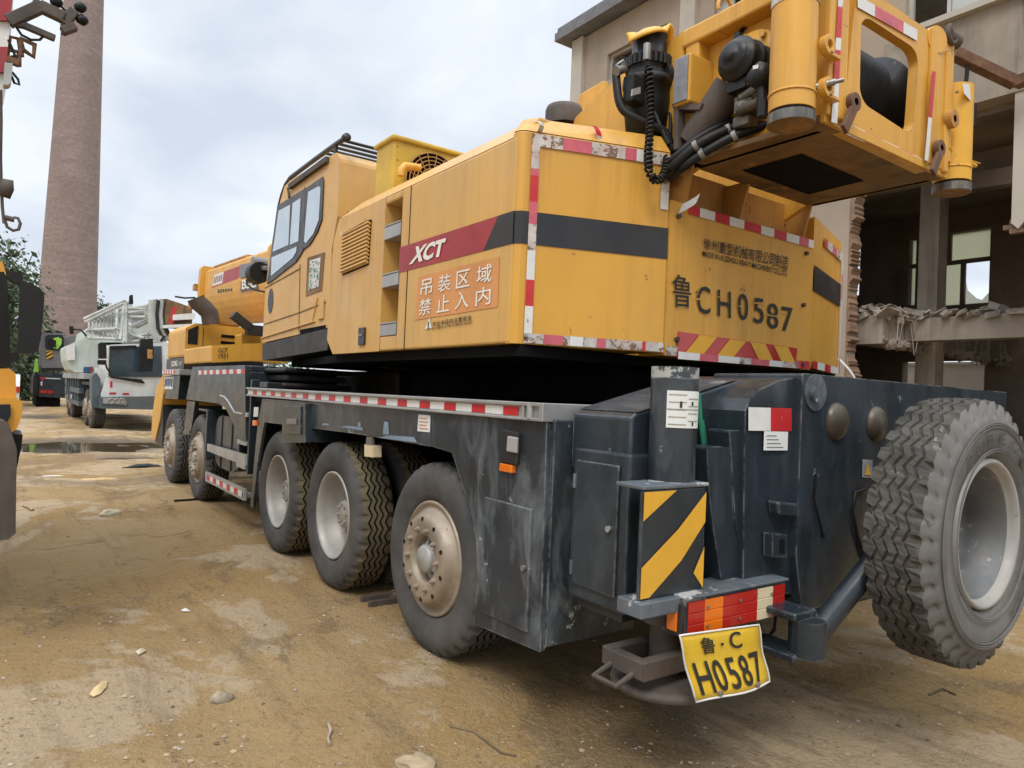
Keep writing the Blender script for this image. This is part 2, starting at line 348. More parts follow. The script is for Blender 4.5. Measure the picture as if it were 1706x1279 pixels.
def hub_deep():
    mb = MB(); mb.lathe([(.2, .115), (.12, .108), (.105, .095), (.1, .0)], (0, 0, 0), (0, -1, 0), 30, 0)
    for i in range(8):
        t = i*.785+.2; mb.cyl((.075*math.cos(t), -.103, .075*math.sin(t)), (.075*math.cos(t), -.09, .075*math.sin(t)), .012, n=6)
    return mb
def rim_convex():
    mb = MB(); A = (0, -1, 0)
    mb.lathe([(.05, .322), (.022, .322), (.016, .312), (.026, .302), (.036, .292), (.03, .28), (.0, .262), (-.022, .25), (-.034, .236), (-.04, .215), (-.036, .19), (-.03, .15), (-.026, .135), (.02, .128), (.05, .12), (.06, .0)], (0, 0, 0), A, 60, 0)
    for i in range(10):
        t = i*.6283+.15; c, s_ = math.cos(t), math.sin(t)
        mb.cyl((.168*c, .02, .168*s_), (.168*c, .052, .168*s_), .017, .015, 6, 0)
        mb.cyl((.168*c, .052, .168*s_), (.168*c, .060, .168*s_), .009, .008, 6, 0)
        t += .314; c, s_ = math.cos(t), math.sin(t)
        mb.cyl((.222*c, .02, .222*s_), (.222*c, .0405, .222*s_), .0125, n=10, mi=1)
    return mb
def hub_convex():
    mb = MB(); mb.lathe([(.06, .082), (-.02, .078), (-.034, .068), (-.036, .0)], (0, 0, 0), (0, -1, 0), 28, 0)
    for i in range(8):
        t = i*.785; mb.bar((.07*math.cos(t), -.0, .07*math.sin(t)), (.125*math.cos(t), -.035, .125*math.sin(t)), .03, .014, 0, (0, 1, 0))
    return mb
WX = [-.046, 1.458, 2.764, 5.946, 7.713]; WR = .53
tm = tyre_mesh(204, .0125, 6, 3, 0, gw=.0035, gdep=.016)
protos = {}
for i, x in enumerate(WX):
    dual = i in (1, 2)
    wh = empty('wheel', crane, (x, 1.57, WR))
    if 'tyre' not in protos:
        a = tm.build('tyre', ['rubber', 'rubber', 'groove']); protos['tyre'] = a.data; o = a
    else: o = bpy.data.objects.new('tyre', protos['tyre']); C.objects.link(o)
    if dual:
        if 'td' not in protos:
            protos['td'] = protos['tyre'].copy(); protos['td'].materials[1] = MT['tread_dust']
        o.data = protos['td']
    o.parent = wh; o.rotation_euler = (0, i*.7, 0)
    for part, fn, m in ((('rim', rim_deep, ['rim_grey']), ('hub_cap', hub_deep, ['tape_white'])) if dual else (('rim', rim_convex, ['rim_rust', 'groove']), ('hub_cap', hub_convex, ['rim_grey'])))[0:2] if False else [(('rim', rim_deep, ['rim_grey']) if dual else ('rim', rim_convex, ['rim_rust', 'groove'])), (('hub_cap', hub_deep, ['rim_grey']) if dual else ('hub_cap', hub_convex, ['rim_grey']))]:
        key = part+str(dual)
        if key not in protos: o = fn().build(part, m); protos[key] = o.data
        else: o = bpy.data.objects.new(part, protos[key]); C.objects.link(o)
        o.parent = wh; o.rotation_euler = (0, i*.9+.2, 0)
    if dual:                                # inner tyre of the pair
        o = bpy.data.objects.new('tyre', protos['td']); C.objects.link(o); o.parent = wh; o.location = (0, -.36, 0); o.rotation_euler = (0, i*.3, 0)
    mb = MB(); mb.cyl((x, 1.37, WR), (x, -1.3, WR), .13, n=16); mb.cyl((x, .3, WR), (x, -.3, WR), .28, .28, n=16)
    mb.build('axle', 'chassis_dark', crane)
# ---- carrier frame
mb = MB()
mb.box((-1.05, -.55, .62), (8.6, .55, 1.22)); mb.box((-1.0, -1.66, 1.22), (6.9, 1.52, 1.30)); mb.box((-1.05, -1.72, .9), (7.0, -1.6, 1.36))
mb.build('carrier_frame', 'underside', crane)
# ---- left side panels
def px_pts(l, f, c): return [f(a, b, c) for a, b in l]
mb = MB()
side = [(945, 700), (911, 700), (480, 669), (439, 668), (432, 700), (424, 772), (416, 842), (420, 846), (427, 775), (438, 706), (480, 708), (519, 713), (590, 722), (720, 744), (753, 754), (784, 850), (793, 900), (796, 960), (789, 1040), (805, 1046), (900, 1087), (911, 701)]
side = [(911, 698), (480, 667), (437, 664), (430, 700), (423, 772), (417, 842), (421, 846), (428, 776), (440, 703), (480, 708), (519, 713), (590, 722), (720, 744), (753, 754), (784, 850), (793, 900), (796, 960), (789, 1040), (805, 1046), (900, 1087)]
mb.prism(px_pts(side, PY, SY), (0, -.03, 0))
pc = PY(905, 890, SY).x
mb.box((-.72, .95, .36), (pc+.0, SY-.031, 1.36)) if False else None
b0 = PY(900, 1087, SY); b1 = PY(789, 1042, SY)
mb.prism([Vector((b0.x, SY-.031, .36)), Vector((b0.x+.003, SY-.031, 1.37)), Vector((-.62, SY-.031, 1.37)), Vector((-.64, SY-.031, .46))], (0, -.55, 0))
panel = mb.build('side_panel', 'chassis_worn', crane, bevel=.008)
q = px_pts([(806, 1019), (880, 1053), (888, 848), (811, 827)], PY, SY+.002)
mb = MB(); mb.prism([p+(Vector((0, 0, 0))) for p in q], (0, .012, 0)); d = mb.build('locker_door', 'chassis_worn', crane, bevel=.004)
for l in ([(638, 723), (648, 724), (647, 703), (640, 702)], [(596, 712), (601, 713), (601, 704), (597, 703)], [(630, 729), (695, 737), (690, 728), (650, 725)], [(563, 711), (605, 717), (604, 712), (580, 709)], [(536, 708), (548, 709), (547, 705), (538, 705)]):
    q = px_pts(l, PY, SY+.002); mb = MB(); mb.prism(q, (0, .001, 0)); mb.build('primer_patch', 'primer', panel)
mb = MB(); c = PY(873, 946, SY+.014); mb.cyl(c, c+Vector((0, .012, 0)), .014, n=12); mb.build('lock', 'steel', d)
mb = MB(); q = px_pts([(838, 768), (866, 774), (869, 720), (842, 715)], PY, SY); mb.prism(q, (0, .02, 0)); hl = mb.build('work_lamp', 'black_paint', crane, bevel=.006)
mb = MB(); q = px_pts([(846, 752), (863, 755), (864, 729), (848, 726)], PY, SY+.021); mb.prism(q, (0, .012, 0)); mb.build('lens', 'rim_grey', hl, bevel=.006)
mb = MB(); q = px_pts([(838, 784), (859, 788), (859, 775), (839, 771)], PY, SY); mb.prism(q, (0, .025, 0)); mb.build('side_marker', 'lens_orange', crane, bevel=.004)
mb = MB(); q = px_pts([(696, 718), (717, 720), (718, 692), (698, 690)], PY, SY); mb.quad(*[p+Vector((0, .003, 0)) for p in q], 0)
for k in range(4): mb.quad(*[p+Vector((0, .005, 0)) for p in sub(q, .12, .16+k*.2, .85-.1*(k % 2), .22+k*.2)], 1)
mb.build('warning_label', ['paper', 'sign_orange'], crane)
mb = MB(); q = px_pts([(480, 737), (519, 737), (519, 672), (480, 671)], PY, SY); mb.prism([p+Vector((0, .05, 0)) for p in q], (0, -.3, 0)); bx = mb.build('tool_box', 'chassis', crane, bevel=.01)
mb = MB(); q2 = [p+Vector((0, .052, 0)) for p in sub(q, .1, .2, .86, .93)]; mb.prism(q2, (0, .01, 0)); mb.build('door', 'chassis', bx, bevel=.004)
mb = MB(); q3 = [p+Vector((0, .064, 0)) for p in sub(q, .32, .45, .72, .6)]; mb.prism(q3, (0, .01, 0)); mb.build('latch', 'steel', bx, bevel=.004)
mb = MB(); q = px_pts([(607, 760), (622, 762), (622, 742), (607, 740)], PY, SY); mb.prism(q, (0, -.06, 0), 0); q = px_pts([(609, 741), (620, 742), (620, 728), (611, 727)], PY, SY); mb.prism(q, (0, -.02, 0), 1); mb.build('side_marker', ['lens_cream', 'steel'], crane, bevel=.004)
# mudguard rail with chequered tape
mb = MB(); z0, z1 = 1.357, 1.441; xa, xb = -1.075, 3.66
mb.box((xa, SY-.02, z0), (xb, SY+.012, z1)); mb.box((xa, SY+.012, z1-.018), (xb, SY+.03, z1)); mb.box((xa, SY+.012, z0), (xb, SY+.026, z0+.014))
mb.box((xa-.03, 1.25, z0), (xa, SY+.03, z1)); mb.box((-.96, SY+.0125, z0+.004), (-.945, SY+.028, z1-.004)); mb.cyl((-1.0, SY+.016, z0+.01), (-1.0, SY+.016, z1-.01), .02, n=12)
rail = mb.build('side_rail', 'alu', crane, bevel=.004)
mb = MB(); tz0, tz1 = z0+.019, z1-.024
mb.quad((3.62, SY+.0135, tz0), (-.9, SY+.0135, tz0), (-.9, SY+.0135, tz1), (3.62, SY+.0135, tz1), 0)
rs = [PY((px), 672+(px-500)*.045, SY).x for px in (424, 432, 439, 446, 489.4, 498.4, 508.2, 518.8, 529.4, 540.6, 552.4, 564.5, 577.4, 590.5, 604.3, 618.7, 634.8, 650.5, 667.9, 685.7, 745.5, 766, 790, 814.5, 841, 869)]
xs = np.linspace(PY(427, 660, SY).x, PY(855, 683, SY).x, 16)
for x in xs: mb.quad((x+.062, SY+.015, tz0), (x-.062, SY+.015, tz0), (x-.062, SY+.015, tz1), (x+.062, SY+.015, tz1), 1)
mb.build('reflective_tape', ['tape_white', 'tape_red'], rail)
# ladder
mb = MB()
for x in (3.66, 4.02): mb.box((x-.02, SY-.1, .58), (x+.02, SY-.02, 1.52))
ld = mb.build('ladder', 'chassis', crane, bevel=.004)
for py in (690, 737, 776, 822):
    z = ZAT(3.84, SY, py); mb = MB(); mb.box((3.68, SY-.09, z-.022), (4.0, SY-.0, z+.022)); mb.build('rung', 'alu', ld, bevel=.004)
mb = MB(); q = px_pts([(423, 694), (430, 694), (431, 678), (424, 678)], PY, SY+.002); mb.prism(q, (0, .005, 0), 0); mb.build('reflector', 'tape_white', crane)
mb = MB(); q = px_pts([(424, 709), (429, 709), (429, 700), (424, 700)], PY, SY+.002); mb.prism(q, (0, .02, 0), 0); mb.build('side_marker', 'lens_orange', crane, bevel=.003)
# fuel tank with bars
t0, t1 = PY(400, 760, 1.5), PY(356, 745, 1.5)
mb = MB(); cx = (t0.x+t1.x)/2; hw = abs(t1.x-t0.x)/2*.9; zc = .80
pr = []
for i in range(28):
    t = 2*math.pi*i/28; k = lambda v: math.copysign(abs(v)**.5, v)
    pr.append(Vector((cx+hw*k(math.cos(t)), 1.5, zc+.30*k(math.sin(t)))))
mb.prism(pr, (0, -.9, 0)); tank = mb.build('fuel_tank', 'tank_steel', crane, bevel=.03)
for f in (-.45, .4):
    mb = MB(); mb.box((cx+hw*f-.02, 1.502, zc-.29), (cx+hw*f+.02, 1.512, zc+.29)); mb.box((cx+hw*f-.02, .7, zc+.302), (cx+hw*f+.02, 1.505, zc+.31)); mb.build('strap', 'chassis_dark', tank)
mb = MB(); mb.cyl((cx, 1.35, zc+.30), (cx, 1.35, zc+.37), .06, n=14); mb.build('filler_cap', 'plastic_black', tank)
for pts, tp in (([(345, 751), (408, 776), (408, 757), (345, 739)], 0), ([(342, 801), (406, 834), (406, 814), (342, 785)], 1)):
    q = px_pts(pts, PY, SY); mb = MB(); mb.prism(q, (0, -.03, 0)); b = mb.build('side_guard', 'alu', crane, bevel=.004)
    if tp:
        mb = MB(); tape(mb, [p+Vector((0, .002, 0)) for p in sub(q, .06, .25, .97, .75)], [(1, 1), (0, 1)]*5); mb.build('reflective_tape', ['tape_white', 'tape_red'], b)
a = PY(344, 682, SY)
mb = MB(); mb.box((a.x-.03, 1.05, .58), (a.x+.03, SY-.005, a.z)); mb.box((a.x, 1.05, a.z-.03), (a.x+.45, SY-.005, a.z)); mb.build('mudguard', 'chassis', crane, bevel=.01)
# forward fender
f = [(408, 608), (321, 611), (315, 640), (310, 665), (364, 672), (376, 680), (386, 700), (396, 726), (402, 737), (409, 738)]
mb = MB(); q = px_pts(f, PY, SY); mb.prism(q, (0, -.05, 0)); fx0, fx1 = q[0].x, q[1].x
mb.box((fx0, .6, q[0].z-.06), (fx1, SY-.051, q[0].z-.0)); mb.box((fx0-.0, .6, 1.0), (fx0+.04, SY-.051, q[0].z-.061))
fen = mb.build('fender', 'chassis', crane, bevel=.012)
mb = MB(); g = [(367, 659), (374, 661), (380, 668), (387, 680), (391, 687), (404, 690)]; mb.tube([PY(*p, SY+.002) for p in g], .012, 6); mb.build('swage_highlight', 'alu', fen)  # bright metal bead puts the groove's highlight into the colour
mb = MB(); q = px_pts([(408.5, 622), (331, 624), (331, 617), (408.5, 614.5)], PY, SY); tape(mb, [q[1], q[0], q[3], q[2]][::-1] if False else [q[1], q[0], q[3], q[2]], [(0, 1), (1, 1)]*7); mb.build('reflective_tape', ['tape_white', 'tape_red'], fen)
mb = MB(); mb.prism(px_pts([(312, 668), (325, 669), (317, 724), (306, 724)], PY, SY-.02), (0, -.05, 0)); mb.prism(px_pts([(305, 717), (315, 717), (315, 722), (305, 722)], PY, SY), (0, -.05, 0)); mb.build('fender_stay', 'chassis', crane, bevel=.01)
# air reservoir drum behind fender
mb = MB(); mb.box((3.2, .7, 1.45), (3.95, 1.4, 1.5)); mb.box((3.25, .75, 1.52), (3.9, 1.35, 1.58)); mb.box((3.2, .7, 1.6), (3.95, 1.4, 1.645)); mb.build('air_filter', 'chassis_dark', crane, bevel=.02)
mb = MB(); q = PY(447, 647, SY-.1); mb.box((q.x-.12, SY-.2, 1.44), (q.x+.12, SY-.05, 1.5)); mb.build('cleat', 'black_paint', crane, bevel=.01)
# carrier cab, seen from behind
XB = 7.35
cz0, cz1, cz2 = 1.73, 1.78, 2.42
mb = MB(); zt = ZAT(XB, 1.5, 537); zm = ZAT(XB, 1.5, 595); zb = ZAT(XB, 1.5, 614)
mb.prism([(XB, 1.5, zm), (XB, 1.5, zt-.08), (XB, 1.38, zt), (XB, .22, zt), (XB, .12, zt-.14), (XB, .02, zm)], (1.35, 0, 0))
fc = mb.build('carrier_cab', 'yellow', crane, bevel=.04)
mb = MB(); mb.prism([(XB-.005, 1.505, zb), (XB-.005, 1.505, zm), (XB-.005, .4, zm), (XB-.005, .4, zb)], (1.36, 0, 0)); mb.build('lower_band', 'black_paint', fc, bevel=.015)
mb = MB()
for k in range(4): mb.box((XB-.012, .55, zt-.17-k*.095), (XB-.002, 1.02, zt-.13-k*.095))
mb.box((XB-.008, .36, zm+.05), (XB-.003, 1.27, zm+.055)); mb.box((XB-.008, 1.265, zm+.05), (XB-.003, 1.27, zt-.06))
mb.build('cooling_vent', 'underside', fc)
mb = MB(); mb.prism([(XB-.012, 1.34, zt-.3), (XB-.012, 1.34, zt-.03), (XB-.012, 1.47, zt-.1), (XB-.012, 1.47, zt-.3)], (.01, 0, 0)); mb.build('rear_window', 'glass_dark', fc)
mb = MB(); q = [Vector((XB+.9, 1.508, zb+.04)), Vector((XB+.42, 1.508, zb+.04)), Vector((XB+.42, 1.508, zm-.04)), Vector((XB+.9, 1.508, zm-.04))]; text_into(mb, "XCMG", q, 0, bold=.03); q = [p-Vector((.58, 0, 0)) for p in q]; text_into(mb, "XCT", sub(q, .0, .15, .5, .75), 0); mb.build('lettering', 'text_white', fc)
mb = MB(); mb.box((XB+.0, 1.1, zb-.09), (XB+1.35, 1.56, zb-.005)); st = mb.build('cab_rail', 'alu', fc, bevel=.006)
mb = MB(); tape(mb, [(XB+1.3, 1.562, zb-.075), (XB+.3, 1.562, zb-.075), (XB+.3, 1.562, zb-.02), (XB+1.3, 1.562, zb-.02)], [(0, 1), (1, 1)]*5); mb.build('reflective_tape', ['tape_white', 'tape_red'], fc)
mb = MB(); mb.prism(px_pts([(268, 663), (296, 665), (300, 625), (272, 626)], PY, 1.5), (0, -.5, 0)); lb = mb.build('cab_lower_box', 'chassis', crane, bevel=.01)
q = [PY(*p, 1.505) for p in ((272.5, 648), (287.5, 648), (289.5, 628), (274.5, 628))]; mb = MB(); mb.quad(*q, 0)
for k in range(5): mb.quad(*[p+Vector((0, .004, 0)) for p in sub(q, .08+k*.18, .2+.08*(k % 2), .2+k*.18, .85)], 1)
mb.build('number_sign', ['tape_white', 'blue_panel'], lb)
mb = MB(); q = px_pts([(272, 624), (260, 645), (254, 690), (252, 722), (258, 734), (266, 700), (272, 655)], PY, 1.52); mb.prism(q, (0, -.9, 0), 0); mb.build('front_bumper', 'yellow', crane, bevel=.02)
mb = MB(); mb.prism(px_pts([(262, 680), (256, 725), (259, 736), (270, 742), (272, 668)], PY, 1.50), (0, -.9, 0)); mb.build('bumper_flap', 'chassis_dark', crane)
# exhaust elbow and yellow beam box under the boom
mb = MB(); pth = [PX(p[0], p[1], XB-.25) for p in ((352, 540), (349, 522), (340, 512), (330, 504), (326, 496))]; mb.tube(pth, .12, 12); mb.build('exhaust_pipe', 'rust_dark', crane)
mb = MB(); xq = 5.2; q = [PX(*p, xq) for p in ((353, 604), (437, 600), (437, 571), (353, 575))]; mb.prism(q, (1.6, 0, 0)); bb = mb.build('boom_rest_box', 'yellow', crane, bevel=.02)
q = [p-Vector((.012, 0, 0)) for p in sub(q, .12, .2, .30, .85)]; mb = MB()
for k in range(2): text_into(mb, ("GCP", "1931")[k], sub(q, 0, .55-.5*k, 1, .95-.5*k), 0, lift=.002, bold=.01)
mb.build('lettering', 'text_black', bb)
mb = MB(); q = [PX(*p, XB-.6) for p in ((403, 575), (434, 575), (434, 553), (403, 556))]; mb.prism(q, (.4, 0, 0)); mb.build('valve_cover', 'yellow', crane, bevel=.02)
mb = MB(); mb.bar(PX(388, 524, 6.6), PX(416, 546, 6.6), .16, .1); mb.bar(PX(410, 549, 6.6), PX(440, 552, 6.6), .14, .14); mb.build('lift_link', 'chassis_dark', crane)
# ---- boom
def uprof(x, hw, zt, zb): 
    pts = [(x, hw*.9, zt), (x, hw*.97, zt-.05), (x, hw, zb+(zt-zb)*.62)]
    for i in range(1, 16):
        t = math.pi*i/16; pts.append((x, hw*math.cos(t), zb+(zt-zb)*.62*(1-math.sin(t)**.9)))
    return pts+[(x, -hw, zb+(zt-zb)*.62), (x, -hw*.97, zt-.05), (x, -hw*.9, zt)]
BZ = lambda x: 3.22+.041*x
def boom_seg(mb, xa, xb, hw, h, mi=0, dz=0.):
    pa = uprof(xa, hw, BZ(xa)+dz, BZ(xa)+dz-h); pb = uprof(xb, hw, BZ(xb)+dz, BZ(xb)+dz-h); n = len(pa)
    mb.add(pa+pb, [tuple(range(n)), tuple(range(2*n-1, n-1, -1))], mi); mb.add(pa+pb, [((i+1) % n, i, i+n, (i+1) % n+n) for i in range(n)], mi, False)
mb = MB(); boom_seg(mb, .2, 11.3, .47, 1.04); boom_seg(mb, 11.3, 11.5, .55, 1.2, dz=.08); boom_seg(mb, 11.5, 11.9, .42, .85, dz=-.05); boom_seg(mb, 6.9, 7.0, .53, 1.14, dz=.04)
boom = mb.build('boom', 'yellow', crane, bevel=.03)
mb = MB()
for (x0, x1, z) in ((8.9, 11.2, .07),):
    for y in (.3, -.3): mb.tube([(x0, y, BZ(x0)), (x0, y, BZ(x0)+z), (x1, y, BZ(x1)+z), (x1, y, BZ(x1))], .035, 8)
    mb.bar((x1, .3, BZ(x1)+z), (x1, -.3, BZ(x1)+z), .07, .05); mb.bar((x0, .3, BZ(x0)+z), (x0, -.3, BZ(x0)+z), .07, .05)
mb.box((11.65, .42, 2.95), (11.95, .62, 3.08)); mb.box((11.5, .5, 3.3), (11.7, .6, 3.42)); mb.build('boom_bracket', 'yellow_dirty', boom, bevel=.01)
mb = MB(); q = [PY(*p, .465) for p in ((353, 478), (386, 466), (388, 447), (357, 458))]; tape(mb, q, [(0, 6)]); tape(mb, [p+Vector((0, .001, 0)) for p in sub(q, .55, 0, 1.35, 1)], [(1, 1)])
tape(mb, [p+Vector((0, .002, 0)) for p in sub(q, 0, -.12, 1.3, 0)], [(1, 1)])
for k in range(5): tape(mb, [p+Vector((0, .003, 0)) for p in sub(q, .05+k*.1, .25, .1+k*.1, .8)], [(1, 1)])
mb.build('boom_decal', ['tape_white', 'red_decal'], boom)
mb = MB(); q = [PY(*p, .466) for p in ((401, 486), (430, 481), (430, 460), (402, 463))]; tape(mb, q, [(0, 1)]); text_into(mb, "BSC", sub(q, .08, .15, .92, .85), 1, bold=.02, lift=.006); mb.build('lettering', ['black_paint', 'text_white'], boom)
mb = MB(); q = [PY(*p, .466) for p in ((363, 488), (388, 484), (388, 480), (363, 482))]
for k in range(6): mb.quad(*[p+Vector((0, .003, 0)) for p in sub(q, k*.17, 0, k*.17+.1, 1)], 0)
mb.build('small_lettering', 'text_black', boom)
# ---- slewing ring and deck of the upper works
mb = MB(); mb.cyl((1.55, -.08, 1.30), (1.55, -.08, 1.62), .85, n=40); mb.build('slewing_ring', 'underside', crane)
mb = MB(); mb.box((2.6, -1.5, 1.31), (6.8, .5, 1.66)); mb.box((-.9, -1.6, 1.31), (.6, -1.2, 1.6)); mb.build('deck_gap_filler', 'chassis_dark', crane, bevel=.03)  # dark boxes added to close the bright gap under the upper works
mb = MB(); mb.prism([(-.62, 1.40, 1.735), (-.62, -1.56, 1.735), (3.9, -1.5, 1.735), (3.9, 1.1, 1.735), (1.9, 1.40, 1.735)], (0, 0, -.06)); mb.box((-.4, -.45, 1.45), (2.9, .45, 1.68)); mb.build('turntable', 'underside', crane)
mb = MB(); mb.prism(px_pts([(590, 612), (641, 612), (641, 594), (590, 596)], PY, .8), (0, -.5, 0)); mb.build('frame_gusset', 'yellow_dirty', crane)
# ---- left engine cover / counterweight
CY = 1.45
nl0, nl1 = PY(641, 380, CY).x, PY(668, 380, CY).x        # niche with the steps
ff = [(548, 588), (545, 560), (556, 400), (566, 358)]
fp = px_pts(ff, PY, CY)
ZS, ZT_, ZB = 2.815, 2.955, 1.738
mb = MB()
mb.prism([Vector((fp[0].x-.08, CY, ZB)), Vector((fp[1].x, CY, ZB+.12)), Vector((fp[2].x, CY, fp[2].z)), Vector((fp[3].x, CY, ZS)), Vector((nl0, CY, ZS)), Vector((nl0, CY, ZB))], (0, -.25, 0))
mb.box((nl0-.0, CY-.35, ZB), (nl1, CY-.20, ZS)); 
nz_t = ZAT(nl0-.1, CY, 336); nz_b = ZAT(nl0-.1, CY, 559)
mb.box((nl0, CY-.2, ZB), (nl1, CY, nz_b)); mb.box((nl0, CY-.2, nz_t), (nl1, CY, ZS))
XR = -.60
mb.box((nl1, CY-.25, ZB), (XR+.02, CY, ZS))
# sloping shoulder and top
xf = fp[3].x
mb.prism([(xf, CY, ZS), (XR+.02, CY, ZS), (XR+.02, CY-.13, ZT_), (xf-.12, CY-.13, ZT_)], (0, -.02, -.1)) if False else None
a = [Vector((xf, CY, ZS+.001)), Vector((XR+.02, CY, ZS+.001)), Vector((XR+.02, CY-.14, ZT_)), Vector((xf-.14, CY-.14, ZT_))]
b = [Vector((xf, CY-.25, ZS+.001)), Vector((XR+.02, CY-.25, ZS+.001)), Vector((XR+.02, CY-.55, ZT_)), Vector((xf-.14, CY-.55, ZT_))]
mb.add(a+b, [(0, 1, 2, 3), (3, 2, 6, 7), (0, 3, 7, 4), (1, 5, 6, 2), (4, 7, 6, 5), (0, 4, 5, 1)])
cover = mb.build('engine_cover', 'yellow_side', crane, bevel=.012)
for (pa, pb) in ((372, 396), (454, 477), (537, 559)):
    za, zb_ = ZAT(nl0-.12, CY, pa), ZAT(nl0-.12, CY, pb)
    mb = MB(); mb.box((nl0-.005, CY-.16, zb_), (nl1+.005, CY+.004, za-.012)); mb.box((nl0-.005, CY-.16, za-.01), (nl1+.005, CY+.008, za)); mb.build('step', 'alu', cover, bevel=.003)
# louvre
lq = px_pts([(571, 459), (615, 441), (620, 365), (575, 388)], PY, CY)
mb = MB(); mb.quad(*[p+Vector((0, .003, 0)) for p in lq], 0); lv = mb.build('louvre', 'underside', cover)  # near-black backing stands in for the shade behind the slats
mb = MB()
for k in range(11):
    v = .03+k*.085; s = sub(lq, .01, v, .99, v+.045); mb.prism([s[0]+Vector((0, .006, 0)), s[1]+Vector((0, .006, 0)), s[2]+Vector((0, .03, -.0)), s[3]+Vector((0, .03, 0))], (0, -.004, .012))
s = sub(lq, 0, .95, .85, 1.0); mb.prism([p+Vector((0, .02, .01*i)) for i, p in enumerate(s)], (0, .01, 0)); mb.build('slat', 'yellow_pale', lv)
mb = MB(); s = sub(lq, .1, .9, .95, 1.0); mb.prism([p+Vector((0, .004, 0)) for p in s], (0, .01, 0)); mb.build('torn_edge', 'underside', lv) 
mb = MB(); q = px_pts([(567, 393), (573, 392), (573, 385), (568, 386)], PY, CY); mb.quad(*[p+Vector((0, .003, 0)) for p in q]); mb.build('small_sticker', 'paper', cover)
mb = MB(); q = px_pts([(599, 575), (609, 574), (610, 545), (600, 546)], PY, CY); mb.prism([p for p in q], (0, .015, 0)); lt = mb.build('latch', 'black_paint', cover, bevel=.004)
mb = MB(); s = sub(q, .2, .5, .8, .62); mb.prism([p+Vector((0, .016, 0)) for p in s], (0, .008, 0)); mb.build('catch', 'steel', lt)
xs_ = PY(677, 500, CY).x
mb = MB(); mb.box((xs_-.004, CY, ZB+.0), (xs_+.004, CY+.0025, ZS-.0)); mb.build('panel_seam', 'underside', cover)
# stripe
sz0, sz1 = 2.255, 2.425; e_ = .003
xA = nl1-.004; xB_, xC = PY(830.5, 358, CY).x, PY(806, 410, CY).x
mb = MB(); mb.quad((xA, CY+e_, sz0), (xC, CY+e_, sz0), (xB_, CY+e_, sz1), (xA, CY+e_, sz1), 0); mb.quad((xC, CY+e_, sz0), (XR+.02, CY+e_, sz0), (XR+.02, CY+e_, sz1), (xB_, CY+e_, sz1), 1); mb.build('side_stripe', ['red_decal', 'black_paint'], cover)
q = px_pts([(682, 441), (739, 426), (744, 396), (693, 411)], PY, CY+.004)
mb = MB(); text_into(mb, "XCT", [q[0], q[1], q[2]-(q[2]-q[3])*.09, q[3]-(q[2]-q[3])*.09] if False else q, 0, shear=.0, bold=.045); mb.build('model_lettering', 'text_white', cover)
q = px_pts([(691, 533), (829, 511), (832, 427), (697, 461)], PY, CY+.003)
mb = MB(); mb.quad(*q, 0)
for r_, row in enumerate(("吊装区域", "禁止入内")):
    for k, ch in enumerate(row):
        u = (.06, .30, .53, .77)[k]; v = (.53, .08)[r_]
        text_into(mb, ch, sub(q, u, v, u+.16, v+.37), 1, bold=.006)
mb.build('warning_sign', ['sign_orange', 'text_white'], cover)
q = px_pts([(721, 545), (787, 533), (787, 524), (721, 536)], PY, CY+.003); q2 = px_pts([(721, 549.5), (787, 538.5), (787, 534.5), (721, 545.5)], PY, CY+.003)
mb = MB(); text_into(mb, "作业半径内注意安全", [q[0]-Vector((0, 0, .02))]+[p for p in q[1:2]]+q[2:], 0, bold=.012) if False else text_into(mb, "作业半径内注意安全", q, 0, bold=.012); text_into(mb, "BE CAREFUL IN THE WORKING RADIUS", q2, 0, bold=.01)
t = px_pts([(708, 548), (719, 546), (715, 529)], PY, CY+.004); mb.add(t, [(0, 1, 2)], 1); cen = sum(t, Vector())/3; mb.quad(*[cen+Vector((a*.006, .003, b)) for a, b in ((1, -.03), (-1, -.03), (-1, .02), (1, .02))], 0)
mb.build('caution_lettering', ['text_black', 'text_white'], cover)
# ---- counterweight: three faces to the rear
PL, PM, PN, PQ = (-.60, 1.45), (-.885, .62), (-.885, -.78), (-.60, -1.62)
mb = MB()
def wall(mb, p, q, z0, z1, dx=.2, mi=0): mb.prism([(p[0], p[1], z0), (q[0], q[1], z0), (q[0], q[1], z1), (p[0], p[1], z1)], (dx, 0, 0), mi)
RC = .10
dl = Vector((PM[0]-PL[0], PM[1]-PL[1], 0)).normalized()
corner = [Vector((PL[0]+.06, PL[1], 0)), Vector((PL[0]+.015, PL[1]-.006, 0)), Vector((PL[0]-.012, PL[1]-.03, 0)), Vector((PL[0], PL[1], 0))+dl*.07]
base = corner+[Vector((PM[0], PM[1], 0)), Vector((-.45, PM[1], 0)), Vector((-.45, 1.2, 0)), Vector((PL[0]+.06, 1.2, 0))]
mb.prism([p+Vector((0, 0, ZB)) for p in base], (0, 0, ZS+.03-ZB))
topb = [Vector((p.x+(.0 if i > 4 else .07), p.y-(.10 if i < 4 or i == 7 else 0), ZT_)) for i, p in enumerate(base)]
lowb = [p+Vector((0, 0, ZS+.0301)) for p in base]; n_ = len(base)
mb.add(lowb+topb, [tuple(range(n_, 2*n_))]+[(i, (i+1) % n_, (i+1) % n_+n_, i+n_) for i in range(n_)], 0)
cw = mb.build('counterweight', 'yellow', crane, bevel=.01)
mb = MB(); ZC = 2.585
wall(mb, (PM[0]-.004, PM[1]-.001), (PN[0]-.004, PN[1]+.001), ZB-.015, ZC, .2); wall(mb, (PN[0], PN[1]), PQ, ZB, 2.75, .2)
mb.prism([(PQ[0], PQ[1], ZB), (1.9, PQ[1], ZB), (1.9, PQ[1], 2.75), (PQ[0], PQ[1], 2.75)], (0, .2, 0))
mb.build('rear_plate', 'yellow', cw, bevel=.008)
